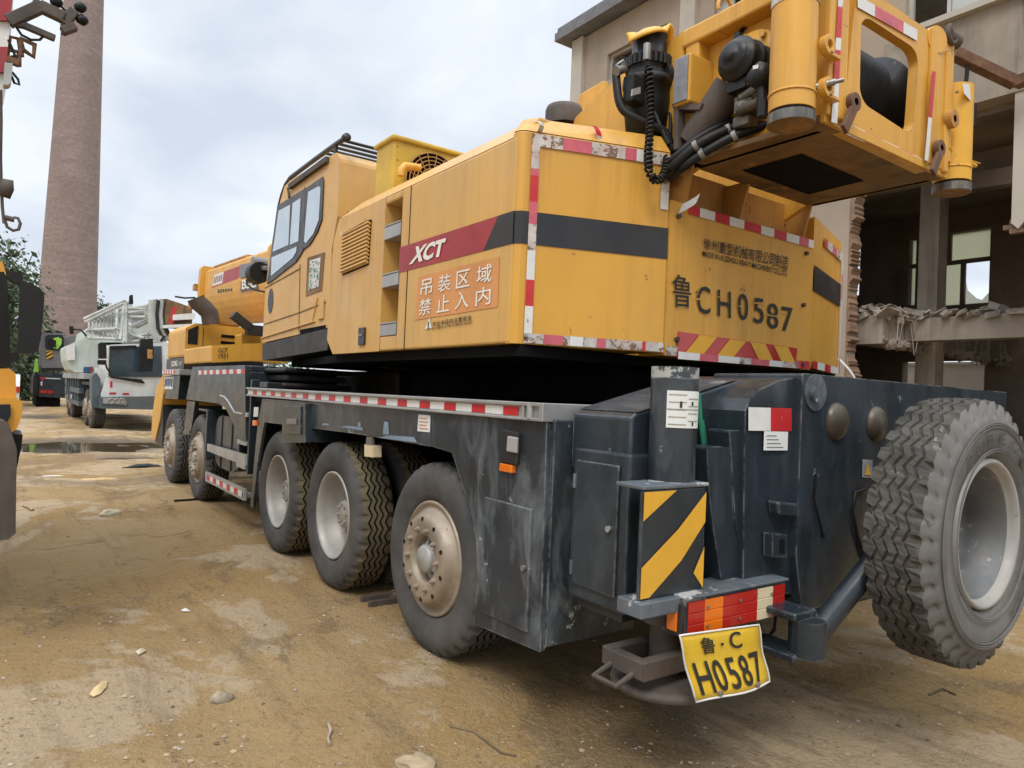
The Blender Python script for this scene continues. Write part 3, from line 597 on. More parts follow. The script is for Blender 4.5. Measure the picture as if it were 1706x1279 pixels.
mb = MB(); wall(mb, (PM[0]+.14, PM[1]), (PN[0]+.14, PN[1]), ZC-.1, 2.83, .1)
for y in (.5, .0, -.66): mb.prism([(PM[0]+.005, y, ZC), (PM[0]+.139, y, ZC), (PM[0]+.139, y, 2.81), (PM[0]-.05, y, 2.81)], (0, -.02, 0))
mb.build('upper_recess', 'yellow_dirty', cw)
# stripe on the rear faces
def facet(p, q, u0, u1, z0, z1, e=.004):
    a = Vector((p[0], p[1], 0)); b = Vector((q[0], q[1], 0)); d = b-a; n = Vector((d.y, -d.x, 0)).normalized()
    if n.x > 0: n = -n
    a2 = a+d*u0+n*e; b2 = a+d*u1+n*e
    return [a2+Vector((0, 0, z0)), b2+Vector((0, 0, z0)), b2+Vector((0, 0, z1)), a2+Vector((0, 0, z1))]
mb = MB()
mb.quad(*facet(PN, PQ, .02, .98, sz0, sz1, .009), 0); mb.build('rear_stripe', 'black_paint', cw)
mb = MB(); mb.quad(*facet(PL, PM, .085, .995, sz0, sz1), 0)
q = [Vector((PL[0]+.06, PL[1]+.003, 0)), Vector((PL[0]+.014, PL[1]-.003, 0)), Vector((PL[0]-.014, PL[1]-.028, 0))]; k = facet(PL, PM, .085, 1, 0, 1)[0]; k.z = 0; q.append(k)
for i in range(3): mb.quad(q[i]+Vector((0, 0, sz0)), q[i+1]+Vector((0, 0, sz0)), q[i+1]+Vector((0, 0, sz1)), q[i]+Vector((0, 0, sz1)), 0)
mb.build('rear_stripe', 'black_paint', cw)
# tapes
mb = MB()
zt_ = ZAT(PL[0]-.01, PL[1]-.05, 222); zb_ = ZAT(PL[0]-.01, PL[1]-.05, 566)
f_ = facet(PL, PM, .075, .125, zb_, zt_, .005)
tape(mb, [f_[3], f_[0], f_[1], f_[2]], [(3, 60), (2, 12), (1, 45), (2, 38), (3, 45), (0, 50), (1, 45), (0, 52), (3, 6)]); mb.build('reflective_tape', TP, cw); mb = MB()
f_ = facet(PL, PM, .125, .985, zt_-.065, zt_, .005); tape(mb, [f_[0], f_[1], f_[2], f_[3]], [(3, 38), (2, 48), (3, 58), (2, 20), (0, 12), (3, 48)]); mb.build('reflective_tape', TP, cw); mb = MB()
f_ = facet(PL, PM, .93, .985, ZC-.06, zt_-.07, .005); tape(mb, [f_[3], f_[0], f_[1], f_[2]], [(3, 40), (0, 25)]); mb.build('reflective_tape', TP, cw); mb = MB()
f_ = facet(PL, PM, .075, .99, ZB+.005, ZB+.055, .005); tape(mb, f_, [(3, 30), (2, 30), (3, 12), (0, 20), (3, 22), (2, 15), (3, 60), (1, 6), (3, 30)]); mb.build('reflective_tape', TP, cw); mb = MB()
f_ = facet((PM[0]-.004, PM[1]), (PN[0]-.004, PN[1]), .10, .99, ZC-.055, ZC-.002, .005)
sg = [(1, 16), (2, 4)]+[(0, 28), (1, 28)]*4; sg = [(1, 12), (1, 8), (0, 27), (1, 27), (0, 28), (1, 34), (0, 27), (1, 27), (0, 28), (2, 22), (0, 12)]; tape(mb, f_, sg); mb.build('reflective_tape', TP, cw); mb = MB()
f_ = facet((PM[0]-.004, PM[1]), (PN[0]-.004, PN[1]), .0, .99, ZB-.01, ZB+.04, .006); tape(mb, f_, [(3, 20), (0, 20), (2, 25), (0, 25), (1, 25), (3, 30), (1, 25), (0, 25), (2, 25), (1, 20)]); mb.build('reflective_tape', TP, cw); mb = MB()
f_ = facet(PN, PQ, .05, .98, ZB+.0, ZB+.05, .01); tape(mb, f_, [(1, 10), (0, 16), (1, 14), (0, 20)]); mb.build('reflective_tape', TP, cw); mb = MB()
f_ = facet(PN, PQ, .3, .98, 2.60, 2.66, .01); tape(mb, f_, [(1, 10), (3, 16), (2, 14), (3, 20)]); mb.build('reflective_tape', TP, cw); mb = MB()
f_ = facet(PN, PQ, .975, 1.0, ZB, 2.66, .012); tape(mb, [f_[3], f_[0], f_[1], f_[2]], [(0, 10), (1, 12), (0, 16), (0, 12), (1, 8)]); mb.build('reflective_tape', TP, cw); mb = MB()
# curled ends of peeled tape
def curl(p, d, wv, n_, mi):
    p = Vector(p); d = Vector(d); wv = Vector(wv); pr = None
    for i in range(n_+1):
        t = i/n_; c = p+d*t+Vector((-.05*math.sin(t*2.5), 0, 0)); c2 = c+wv
        if pr: mb.quad(pr[0], pr[1], c2, c, mi if i % 3 else 0)
        pr = (c, c2)
curl((-.69, 1.02, zt_-.04), (0, .045, .14), (0, -.04, 0), 5, 1); curl((-.895, .56, ZC-.07), (-.05, -.06, .07), (0, -.03, .06), 4, 0); curl((-.6, -1.62, ZB+.12), (-.06, -.12, -.22), (-.0, -.02, .01), 6, 0); curl((-.62, 1.36, zt_+.01), (-.0, .03, .05), (0, -.03, 0), 4, 0)
mb.build('loose_tape_end', TP, cw)
# lettering on the rear plate
XP = PM[0]-.009
px4 = lambda l: [PX(*p, XP) for p in l]
mb = MB(); text_into(mb, "徐州重型机械有限公司制造", px4([(1171, 414), (1312, 450), (1314, 427), (1172, 396)]), 0, bold=.006); text_into(mb, "MADE IN XUZHOU HEAVY MACHINERY CO.,LTD.", px4([(1170, 428), (1311, 462), (1312, 451), (1170, 417)]), 0, bold=.012); mb.build('maker_lettering', 'text_black', cw)
mb = MB(); cells = [("鲁", 1119, 1151, 455, 461, 511, 513), ("C", 1161, 1183, 474, 479, 522, 523), ("H", 1195, 1217, 482, 486, 526, 530), ("0", 1229, 1246, 487, 491, 531, 535), ("5", 1255, 1272, 495, 498, 537, 541), ("8", 1278, 1296, 503, 507, 546, 549), ("7", 1302, 1320, 510, 513, 551, 554)]
for ch, a, b, t0_, t1_, b0_, b1_ in cells: text_into(mb, ch, px4([(a, b0_), (b, b1_), (b, t1_), (a, t0_)]), 0, bold=.004)
mb2 = MB()
for ch, a, b, t0_, t1_, b0_, b1_ in cells[1:]:      # bridges of the stencil
    q = px4([(a, b0_), (b, b1_), (b, t1_), (a, t0_)]); n0 = Vector((-.006, 0, 0))
    v = {'C': .5, 'H': None, '0': None, '5': .78, '8': .5, '7': None}[ch]
    if v: mb2.quad(*[p+n0 for p in sub(q, -.1, v-.02, 1.1 if ch != 'C' else .5, v+.025)])
    else: mb2.quad(*[p+n0 for p in (sub(q, -.06, .47, .5, .5) if ch == '0' else sub(q, -.1, .7, .5, .73))])
mb.build('number_lettering', 'text_black', cw); mb2.build('stencil_bridge', 'yellow', cw)
# chevron board
qb = px4([(1126, 596), (1324, 612), (1327, 580), (1130, 552)]); mb = MB(); mb.prism([p for p in qb], (-.006, 0, 0), 0)
qb = [p+Vector((-.0095, 0, 0)) for p in qb]
for k, (u, s_) in enumerate(((.03, 1), (.27, 1), (.62, -1), (.83, -1))):
    w_ = .15; mb.quad(*[sub(qb, *a, *a)[0] for a in ((u if s_ > 0 else u+.05, 0.02), ((u if s_ > 0 else u+.05)+w_*.9, 0.02), ((u+.12 if s_ > 0 else u-.06)+w_*.9, .98), (u+.12 if s_ > 0 else u-.06, .98))], 1)
qn = [p+Vector((-.004, 0, 0)) for p in sub(qb, 0, -.04, 1, .24)]; tape(mb, qn, [(5, 22), (4, 20), (5, 24), (3, 14), (4, 22), (5, 16), (3, 20)], .002)
mb.build('chevron_board', ['lens_red', 'hazard', 'lens_red', 'tape_torn', 'tape_pink', 'tape_white'], cw)
mb = MB()
for p in ((1130, 360), (1127, 565), (1343, 422), (1337, 607), (1338, 508)): mb = MB(); c = PX(*p, XP); mb.cyl(c+Vector((.004, 0, 0)), c-Vector((.014, 0, 0)), .014, n=8); mb.build('bolt', 'rust_dark', cw)
# ---------------------------------------------------------------- operator cab
KY = 1.35
K = lambda l, y=KY: [PY(*p, y) for p in l]
mb = MB()
out_ = [(437, 571), (441, 500), (447, 440), (455, 392), (466, 338), (474, 310), (484, 300), (560, 254), (566, 262), (562, 360), (552, 420), (548, 545)]
mb.prism(K(out_), (0, -1.15, 0)); cab = mb.build('operator_cab', 'yellow_pale', crane, bevel=.035)
mb = MB(); mb.prism(K([(437, 600), (545, 583), (549, 546), (437, 573)], KY+.01), (0, -1.1, 0)); mb.build('sill', 'chassis_dark', cab, bevel=.01)
mb = MB(); mb.prism(K([(500, 560), (541, 551), (543, 541), (500, 549)], KY+.003), (0, .002, 0)); mb.build('sill_recess', 'underside', cab)
def frame(name, outer, inner_list, parent, y=KY):
    mb = MB(); mb.prism(K(outer, y), (0, .012, 0)); f = mb.build(name, 'black_paint', parent, bevel=.004)
    for g in inner_list:
        mb = MB(); mb.prism([p+Vector((0, .0125, 0)) for p in K(g, y)], (0, .004, 0)); mb.build('pane', 'glass', f)
    return f
z6 = lambda l: [(430+x/6.319, 220+y/6.319) for x, y in l]
frame('door_window', z6([(212, 775), (510, 588), (492, 1230)])+[(501, 427), (494, 437), (452, 470), (446, 473)],
      [z6([(232, 830), (355, 765), (335, 1190), (170, 1262)]), z6([(380, 750), (465, 695), (440, 1150), (350, 1190)]), [(455, 429), (497, 411), (496, 420), (490, 430), (454, 460)]], cab)
frame('quarter_window', z6([(512, 592), (690, 468), (700, 520), (682, 920), (640, 1040), (560, 1180), (472, 1250), (494, 1190)]), [z6([(545, 632), (655, 572), (675, 590), (655, 930), (600, 1070), (520, 1172), (500, 1150)])], cab)
mb = MB()
for a, b in (((500, 440), (498, 555)), ((440, 540), (500, 520)), ((500, 520), (543, 503)), ((441, 480), (500, 447)), ((500, 412), (508, 311))):
    p, q = PY(*a, KY+.002), PY(*b, KY+.002); mb.bar(p, q, .008, .008)
mb.build('door_seam', 'grime', cab)
mb = MB(); mb.prism([p+Vector((0, .004, 0)) for p in K([(532, 533), (540, 531), (541, 497), (534, 499)])], (0, .012, 0)); fl = mb.build('flap', 'yellow_pale', cab, bevel=.006)
mb = MB(); mb.bar(PY(437, 563, KY), PY(526, 535, KY), .03, .014); mb.bar(PY(521, 536, KY), PY(530, 495, KY), .022, .014); mb.build('door_ridge', 'yellow_pale', cab, bevel=.012)
mb = MB()
c = PY(451, 501, KY+.002); mb.add([c+Vector((.085*math.cos(t), .004, .13*math.sin(t))) for t in np.linspace(0, 2*math.pi, 24, endpoint=False)], [tuple(range(24))]); mb.build('oval_emblem', 'black_paint', cab)
q = K([(509, 494), (536, 484), (541, 420), (512, 429)], KY+.004); mb = MB(); mb.quad(*q, 0); s = [p+Vector((0, .002, 0)) for p in sub(q, .18, .14, .8, .9)]; mb.quad(*s, 1)
r2 = random.Random(3)
for k in range(90):
    u, v = r2.random()*.9, r2.random()*.94; mb.quad(*[p+Vector((0, .002+.0001*k, 0)) for p in sub(s, u, v, u+.03+.1*r2.random(), v+.015+.05*r2.random())], r2.choice((1, 2, 3, 3)))
mb.build('worn_poster', ['grime', 'tape_white', 'white_green', 'green_cloth'], cab)
# cab rear window and roof guard
XK = PY(563, 260, KY).x
mb = MB(); w_ = [(XK-.004, KY-.2, ZAT(XK, KY-.2, 277)), (XK-.004, KY-.95, ZAT(XK, KY-.2, 277)), (XK-.004, KY-.95, 2.9), (XK-.004, KY-.2, 2.9)]
mb.prism(w_, (-.01, 0, 0)); rw = mb.build('rear_window', 'black_paint', cab, bevel=.02)
mb = MB(); mb.prism([(XK-.016, KY-.24, w_[0][2]-.05), (XK-.016, KY-.9, w_[0][2]-.05), (XK-.016, KY-.9, 2.92), (XK-.016, KY-.24, 2.92)], (-.004, 0, 0)); mb.build('pane', 'glass_dark', rw)
mb = MB(); mb.prism([(XK-.003, KY-.12, ZAT(XK, KY-.1, 267)), (XK-.003, KY-1.0, ZAT(XK, KY-.1, 267)), (XK-.003, KY-1.0, ZAT(XK, KY-.1, 267)-.012), (XK-.003, KY-.12, ZAT(XK, KY-.1, 267)-.012)], (-.004, 0, 0)); mb.build('roof_seam', 'grime', cab)
mb = MB(); gp = K([(577, 229), (560, 240), (520, 269), (484, 296), (476, 308), (470, 325), (465, 345)], KY-.02); mb.tube(gp, .022, 8); mb.lathe([(-.02, .0), (-.02, .035), (.03, .035), (.03, 0)], gp[0], (1, 0, 0), 12)
for k in range(5):
    p = gp[0].lerp(gp[1], .35+.5*k/1.6 if k < 2 else 0) if False else gp[0]+(gp[2]-gp[0])*(.1+.13*k)
    mb.tube([p, p+Vector((0, -1.1, 0))], .014, 6)
mb.tube([g+Vector((0, -1.1, 0)) for g in gp], .022, 8)
for k in (1, 3): mb.tube([gp[k], gp[k]-Vector((0, 0, .12))], .018, 6)
mb.build('roof_guard', 'black_paint', cab)
mb = MB(); p0, p1 = PY(486, 308, KY), PY(549, 262, KY); mb.bar(p0+Vector((0, .01, -.02)), p1+Vector((0, .01, -.02)), .05, .05); mb.build('sunblind_roll', 'rust_dark', cab)
mb = MB(); mb.bar(PY(480, 313, KY+.01), PY(482, 329, KY+.01), .02, .02); mb.build('guard_bracket', 'rust_dark', cab)
# floodlight on the cab front
mb = MB(); mb.prism(K([(398, 462), (417, 460), (419, 437), (399, 441)], 1.2), (0, -.18, 0)); mb.bar(PY(417, 447, 1.2), PY(446, 447, 1.2), .08, .05); fl = mb.build('floodlight', 'grey_paint', cab, bevel=.01)
mb = MB(); c = PY(430, 455, 1.25); mb.cyl(c+Vector((-.09, 0, 0)), c+Vector((.1, 0, 0)), .12, n=20); mb.build('lamp', 'plastic_black', fl, bevel=.01)
mb = MB(); c = PY(429, 438, 1.2); mb.cyl(c+Vector((0, -.1, 0)), c+Vector((0, .06, 0)), .07, n=18); mb.build('horn', 'grey_paint', fl, bevel=.01)
mb = MB(); mb.tube([PY(*p, 1.24) for p in ((411, 466), (413, 475), (422, 482), (440, 486))], .012, 6); mb.build('cable', 'hose', fl)
# ---------------------------------------------------------------- air conditioner on the cover
XA = 1.25
mb = MB(); za_ = ZAT(XA, PX(657, 226, XA).y, 226); ya = PX(657, 226, XA).y; yb = ya-.85; xl = PY(628, 232, ya).x
mb.box((XA, ya, 2.8), (xl, yb, za_)); mb.box((XA-.02, ya+.02, za_-.03), (xl+.02, yb-.02, za_+.012)); ac = mb.build('air_conditioner', 'yellow_ac', crane, bevel=.015)
cy_, cz_ = ya-.33, za_-.30
mb = MB(); mb.lathe([(0, 0), (0, .235)], (XA-.0245, cy_, cz_), (-1, 0, 0), 40); mb.build('fan_opening', 'underside', ac)
mb = MB()
for k in range(1, 9): mb.tube([(XA-.032, cy_+.235*k/8*math.cos(t), cz_+.235*k/8*math.sin(t)) for t in np.linspace(0, 2*math.pi, 32, endpoint=False)], .0045, 5, closed=True)
for k in range(18): t = k*math.pi/9; mb.tube([(XA-.034, cy_+.05*math.cos(t), cz_+.05*math.sin(t)), (XA-.034, cy_+.24*math.cos(t+.25), cz_+.24*math.sin(t+.25))], .004, 5)
mb.build('fan_grille', 'yellow_dirty', ac)
mb = MB(); mb.tube([PX(*p, XA-.12) for p in ((668, 293), (668, 283), (675, 276), (690, 278), (700, 280))], .028, 8); mb.build('pipe', 'yellow', ac)
# ---------------------------------------------------------------- turntable side plates, winch frame
WY, WY2, WXr = .54, -.70, -1.72
zbx = PX(1369, 203, WXr).z; 
pl = [(958, 196), (1018, 138), (1062, 103), (1100, 78), (1140, 51), (1200, 20), (1262, -9)]
P_ = [PY(*p, WY) for p in pl]; P_ = [p for p in P_]
low = [Vector((-1.66, WY, zbx)), Vector((-.92, WY, zbx)), Vector((-.7, WY, 2.7)), Vector((.3, WY, 2.7))]
topz = PX(1548, 51, WXr).z
P_ = P_[:-1]+[Vector((-1.66, WY, topz+.02))]
mb = MB(); mb.prism([p+Vector((0, -.09, 0)) for p in P_+low], (0, -.04, 0))
q = P_[3:]
for a, b in zip(P_[4:-1], P_[5:]): mb.bar(a+Vector((0, -.055, -.05)), b+Vector((0, -.055, -.05)), .13, .10)
mb.bar(P_[4]+Vector((-.06, -.05, 0)), Vector((P_[4].x-.06, WY-.05, zbx)), .10, .10, upv=(1, 0, 0))
mb.prism([p for p in P_[:5]+[Vector((P_[4].x, WY, 2.75)), Vector((.3, WY, 2.75))]], (0, -.09, 0))
mb.build('turntable_plate', 'yellow', crane, bevel=.012)
mb = MB(); mb.prism([Vector((p.x, WY2, min(p.z, 3.42) if p.x < -.6 else p.z)) for p in P_+low], (0, .05, 0)); mb.build('turntable_plate', 'yellow', crane, bevel=.01)
mb = MB(); a, b = PY(1142, 72, WY-.3), PY(1000, 140, WY-.3); mb.cyl((-.95, .1, 3.28), (.5, .1, 3.2), .3, n=28); mb.build('boom_root', 'yellow', crane)
mb = MB(); mb.prism([PY(*p, WY2) for p in ((966, 190), (971, 160), (1012, 136), (1012, 190))], (0, .05, 0)); mb.build('boom_lug', 'yellow', crane, bevel=.01)
wf = empty('winch_frame', crane, (WXr, -.08, zbx))
mb = MB(); mb.box((WXr+.0, WY+.0, zbx), (-.90, WY2, zbx+.03)); mb.build('bottom_plate', ['grime'], wf, bevel=.006)
mb = MB(); h = [PA(*p, 2, zbx-.003) for p in ((1234, 257), (1440, 293), (1338, 322), (1292, 301))]; h = [PA(*p, 2, zbx-.003) for p in ((1236, 284), (1336, 256), (1440, 301), (1347, 324))]; mb.quad(*h[::-1]); mb.build('hole_shade_patch', 'underside', wf)  # black patch stands in for the shaded hole in the plate
mb = MB(); mb.bar((WXr-.004, WY+.002, zbx+.02), (WXr-.004, WY2-.002, zbx+.02), .02, .045); mb.build('bottom_edge', 'yellow', wf, bevel=.004)
# ring-shaped rear panel with a rounded opening
qo = [PX(*p, WXr) for p in ((1403, 219), (1541, 286), (1548, 51), (1428, -33))]; qi = [PX(*p, WXr) for p in ((1432, 168), (1521, 226), (1531, 85), (1435, 22))]
def rr(n, rad):
    pts = []
    for cx_, cy2, a0 in ((1-rad, 1-rad, 0), (rad, 1-rad, 90), (rad, rad, 180), (1-rad, rad, 270)):
        for k in range(n): t = math.radians(a0+90*k/(n-1)); pts.append((cx_+rad*math.cos(t), cy2+rad*math.sin(t)))
    return pts
ins = rr(9, .17); outp = [(1, 1)]*9+[(0, 1)]*9+[(0, 0)]*9+[(1, 0)]*9
for k in range(4): outp[k*9+0] = outp[k*9]; 
fn = lambda q, u, v: (q[0]*(1-u)+q[1]*u)*(1-v)+(q[3]*(1-u)+q[2]*u)*v
I_ = [fn(qi, *p) for p in ins]; O_ = []
for (u, v), k in zip(ins, range(36)):
    c = k//9; ou, ov = ((1, 1), (0, 1), (0, 0), (1, 0))[c]; O_.append(fn(qo, ou, ov))
mb = MB(); n_ = 36; bk = Vector((.05, 0, 0))
vs = I_+O_+[p+bk for p in I_]+[p+bk for p in O_]; fs = []
for i in range(n_):
    j = (i+1) % n_
    fs += [(i, j, n_+j, n_+i) if (O_[i]-O_[j]).length > 1e-5 else (i, j, n_+i), (j, i, 2*n_+i, 2*n_+j)]
    if (O_[i]-O_[j]).length > 1e-5: fs += [(n_+i, n_+j, 3*n_+j, 3*n_+i)]
mb.add(vs, fs); mb.build('rear_panel', 'yellow', wf)
mb = MB(); Lp = PX(1369, 203, WXr); mb.box((WXr-.03, WY, zbx+.03), (WXr+.05, PX(1400, 200, WXr).y, topz+.35)); mb.build('corner_post', 'yellow', wf, bevel=.008); mb = MB(); mb.box((WXr+.03, PX(1403, 219, WXr).y+.05, zbx+.03), (WXr+.07, PX(1430, 180, WXr).y, topz+.3)); mb.build('inner_post', 'yellow', wf, bevel=.008); mb = MB()
rp = PX(1541, 286, WXr); mb.box((WXr-.02, rp.y, zbx+.03), (WXr+.06, WY2, topz+.02)); mb.cyl((WXr+.01, WY2-.02, zbx+.1), (WXr+.01, WY2-.02, topz), .03, n=14)
mb.build('corner_post', 'yellow', wf, bevel=.008)
mb = MB(); c = PX(1560, 70, WXr); mb.cyl(c+Vector((-.02, .03, -.0)), c+Vector((.1, .0, 0)), .075, n=18); mb.build('pin_boss', 'yellow', wf, bevel=.01)
mb = MB(); c = PX(1582, 64, WXr); mb.cyl(c+Vector((0, .05, 0)), c+Vector((.0, -.07, 0)), .045, .045, 14); mb.tube([c+Vector((-.03, .04+.0*k, 0)) + Vector((0, .05*math.sin(t), .05*math.cos(t))) for k, t in enumerate(np.linspace(.6, 5, 10))], .014, 6); mb.build('hook', 'rust_dark', wf)
# lugs, latches
def ear(cx, cy, r_, name='lug'):
    c = PX(cx, cy, WXr-.035); mb = MB(); mb.lathe([(0, r_*.45), (-.0, r_), (.035, r_), (.035, r_*.45), (0, r_*.45)], c, (-1, 0, 0), 22, 0, False); mb.box(c+Vector((0, -.0, -r_)), c+Vector((-.035, -.09, -r_*.6))); return mb.build(name, 'yellow', wf, bevel=.004)
for p in ((1372, 78), (1370, 148)): ear(*p, .045)
for p in ((1417, 172), (1560, 248)):
    c = PX(*p, WXr-.03); mb = MB(); mb.lathe([(0, .018), (0, .045), (.03, .045), (.03, .018)], c, (-1, 0, 0), 20, 0, False); mb.bar(c+Vector((-.02, .0, -.02)), c+Vector((-.03, .10, -.16)), .05, .02, upv=(1, 0, 0)); mb.build('latch_arm', 'rust', wf, bevel=.004)
mb = MB(); tw = lambda l: [PX(*p, WXr-.033) for p in l]
tape(mb, tw([(1396, -10), (1384, 203), (1394, 206), (1404, -10)]), [(1, 8), (0, 24), (1, 50), (0, 22), (1, 46), (0, 76)][0:] and [(0, 21), (1, 52), (0, 20), (1, 48), (0, 72)]); mb.build('reflective_tape', TP, wf); mb = MB()
tr_ = lambda l: [PX(*p, WXr-.004) for p in l]
tape(mb, tr_([(1410, 224), (1540, 281), (1541, 267), (1412, 205)]), [(0, 28), (1, 26), (0, 26), (1, 25), (0, 25)] and [(0, 27), (2, 28), (0, 27), (2, 25), (0, 23)]); mb.build('reflective_tape', TP, wf); mb = MB()
tape(mb, tr_([(1428, 12), (1527, 68), (1528, 50), (1428, -8)]), [(0, 28), (2, 26), (2, 24), (0, 26)]); mb.build('reflective_tape', TP, wf); mb = MB()
tape(mb, [p+Vector((-.02, 0, 0)) for p in tr_([(1546, 120), (1533, 268), (1539, 270), (1552, 122)])], [(1, 76), (0, 40), (0, 30)]); mb.build('reflective_tape', TP, wf); mb = MB()
# drum with wound rope
zc_, xc_ = 3.29, -1.34
mb = MB(); prof = []
for k in range(42): y = k*.021; prof += [(y, .205), (y+.006, .222), (y+.015, .222)]
mb.lathe(prof, (xc_, WY-.06, zc_), (0, -1, 0), 48, 0, False); dr = mb.build('rope_winding', 'rope', wf)
mb = MB(); mb.lathe([(.88, .0), (.88, .2), (1.0, .19), (1.02, .27), (1.06, .27), (1.06, 0)], (xc_, WY-.06, zc_), (0, -1, 0), 40, 0); mb.build('drum', 'motor_black', wf)
mb = MB(); arc = [math.radians(t) for t in range(236, 350, 8)]; ri, ro = .30, .315
va = [(xc_+.27*math.cos(t), WY-.10, zc_-.02+.27*math.sin(t)) for t in arc]; vb = [(a, WY2+.12, c) for a, b, c in va]; n_ = len(arc)
mb.add(va+vb, [(i, i+1, n_+i+1, n_+i) for i in range(n_-1)], 0, True); mb.build('drum_guard', 'hazard', wf, solidify=.012)
mb = MB(); mb.lathe([(0, .06), (0, .27), (.02, .27), (.02, .06)], (xc_, WY2+.12, zc_), (0, 1, 0), 36); mb.build('drum_flange', 'grime', wf)
# lifting cylinders either side
MT['cap_worn'] = mat('cap_worn', (.10, .10, .10), .45, metal=.3, var=.5, vs=12, streak=.9, streakcol=(.45, .36, .2), stretch=(40, 40, 3), chips=.3)
def cylinder(x, y, r_, zb, zt, m='yellow'):
    mb = MB(); mb.cyl((x, y, zb+.06), (x, y, zt), r_, n=40); c = mb.build('lifting_cylinder', m, crane)
    mb = MB(); mb.cyl((x, y, zb), (x, y, zb+.045), r_*1.03, n=40, mi=0, mi2=1); mb.build('end_cap', ['cap_worn', 'grime'], c, bevel=.006)
    mb = MB(); mb.cyl((x, y, zb+.045), (x, y, zb+.062), r_*.92, n=40); mb.build('seal', 'hose', c)
    mb = MB(); mb.lathe([(0, r_+.001), (.0, r_+.004), (.01, r_+.004), (.01, r_+.001)], (x, y, zb+.13), (0, 0, 1), 40); mb.build('weld_band', m, c)
    return c
cx_, cy2 = -1.66, .74
def cyl_at(px0, px1, pyb, x):
    a, b = PX(px0, pyb, x), PX(px1, pyb, x); cyy = (a.y+b.y)/2; d = (Vector((x, cyy, a.z))-CP).dot(fw); return cyy, (px1-px0)/2*d/FPX
yy, r_ = cyl_at(1280, 1354, 195, -1.66); LZ = ZAT(-1.66, yy, 209)
lc = cylinder(-1.66, yy, r_, LZ-.0, LZ+1.1)
mb = MB(); c = Vector((-1.66, yy, ZAT(-1.66, yy, 14))); mb.lathe([(0, r_+.003), (.3, r_+.003)], c, (0, 0, 1), 40); mb.build('worn_tape', 'tape_torn', lc)
mb = MB(); c = PX(1347, 148, -1.66-r_*.6); mb.cyl(c, c+Vector((-.09, -.06, .02)), .016, n=8); mb.cyl(c+Vector((-.07, -.045, .015)), c+Vector((-.12, -.08, .025)), .01, n=8); mb.build('nipple', 'steel', lc)
yy2, r2_ = cyl_at(1556, 1612, 320, -1.70); RZ = ZAT(-1.70, yy2, 322)
c2 = cylinder(-1.70, yy2, r2_, RZ, ZAT(-1.70, yy2, 148), 'hazard')
mb = MB(); c = PX(1606, 155, -1.70-r2_); mb.quad(c, c+Vector((0, -.09, -.02)), c+Vector((0, -.07, .07)), c+Vector((0, .02, .05))); mb.build('tape_scrap', 'tape_white', c2)
mb = MB(); c = PX(1613, 270, -1.7); mb.cyl(c, c+Vector((0, -.1, 0)), .012, n=8); mb.tube([PX(1571, 237, -1.75), PX(1600, 262, -1.72), PX(1632, 272, -1.7)], .005, 5); mb.build('nipple', 'hazard', c2)
mb = MB(); mb.bar(PX(1572, 90, WXr), PX(1566, 290, WXr), .05, .07, upv=(1, 0, 0)); mb.build('cylinder_bracket', 'yellow', crane, bevel=.01)
c = PX(1580, 200, WXr-.03); mb = MB(); mb.lathe([(0, .02), (0, .05), (.035, .05), (.035, .02)], c, (-1, 0, 0), 18, 0, False); mb.build('bracket_lug', 'yellow_dirty', crane)
# ---------------------------------------------------------------- control box, motors, hoses
CX = -.62
q = [PY(*p, .64) for p in ((1121, 172), (1147, 168), (1149, 84), (1125, 97))]; mb = MB(); dxx = q[0].x-q[1].x
q0 = PY(1148, 168, .64); mb.box((q0.x, .64, q0.z), (PY(1121, 172, .64).x, .40, PY(1149, 86, .64).z)); bx = mb.build('control_box', 'yellow', crane, bevel=.012)
mb = MB(); mb.box((q0.x+.012, .642, q0.z+.012), (PY(1121, 172, .64).x-.008, .65, PY(1149, 86, .64).z-.012)); mb.build('lid', 'tape_torn', bx, bevel=.003)
MT['lid_grey'] = mat('lid_grey', (.24, .24, .26), .4, var=.4, vs=8, streak=.5, streakcol=(.5, .5, .52), stretch=(10, 10, 2)); bx.children[0].data.materials[0] = MT['lid_grey']
mb = MB(); mb.prism([p for p in [PY(1118, 172, .62), PY(1170, 172, .62), PY(1165, 182, .62), PY(1122, 182, .62)]], (0, -.3, 0)); mb.bar(PY(1132, 180, .6), PY(1132, 250, .6), .06, .03); mb.build('bracket', 'rust_dark', bx)
# fittings: hose clamps, wiring, hinges
for (a, b, x) in ((1160, 243, -1.1), (1170, 256, -1.12), (1225, 226, -1.24), (1215, 215, -1.2), (1130, 275, -1.0)):
    c = PX(a, b, x); d = (PX(a+10, b-6, x-.03)-c).normalized(); mb = MB(); mb.cyl(c-d*.012, c+d*.012, .031, n=14); mb.build('hose_clamp', 'steel', crane)
# swivel motor with a yellow lid on the counterweight top
mx0 = -.66; my0 = PX(1077, 200, mx0).y
mz0 = ZT_
def rad(px_w): d = (Vector((mx0, my0, 3.2))-CP).dot(fw); return px_w/2*d/FPX
Zm = lambda py: ZAT(mx0, my0, py)
mb = MB(); A = (0, 0, 1); mb.lathe([(0, 0), (0, rad(62)), (Zm(175)-mz0, rad(78)), (Zm(150)-mz0, rad(74)), (Zm(148)-mz0, rad(84)), (Zm(136)-mz0, rad(84)), (Zm(133)-mz0, rad(70)), (Zm(122)-mz0, rad(64)), (Zm(118)-mz0, rad(70)), (Zm(105)-mz0, rad(70)), (Zm(102)-mz0, rad(58)), (Zm(66)-mz0, rad(56)), (Zm(63)-mz0, rad(60)), (Zm(60)-mz0, 0)], (mx0, my0, mz0), A, 36, 0)
mo = mb.build('swivel_motor', 'motor_black', crane)
mb = MB(); a = rad(78)
rows = []; 
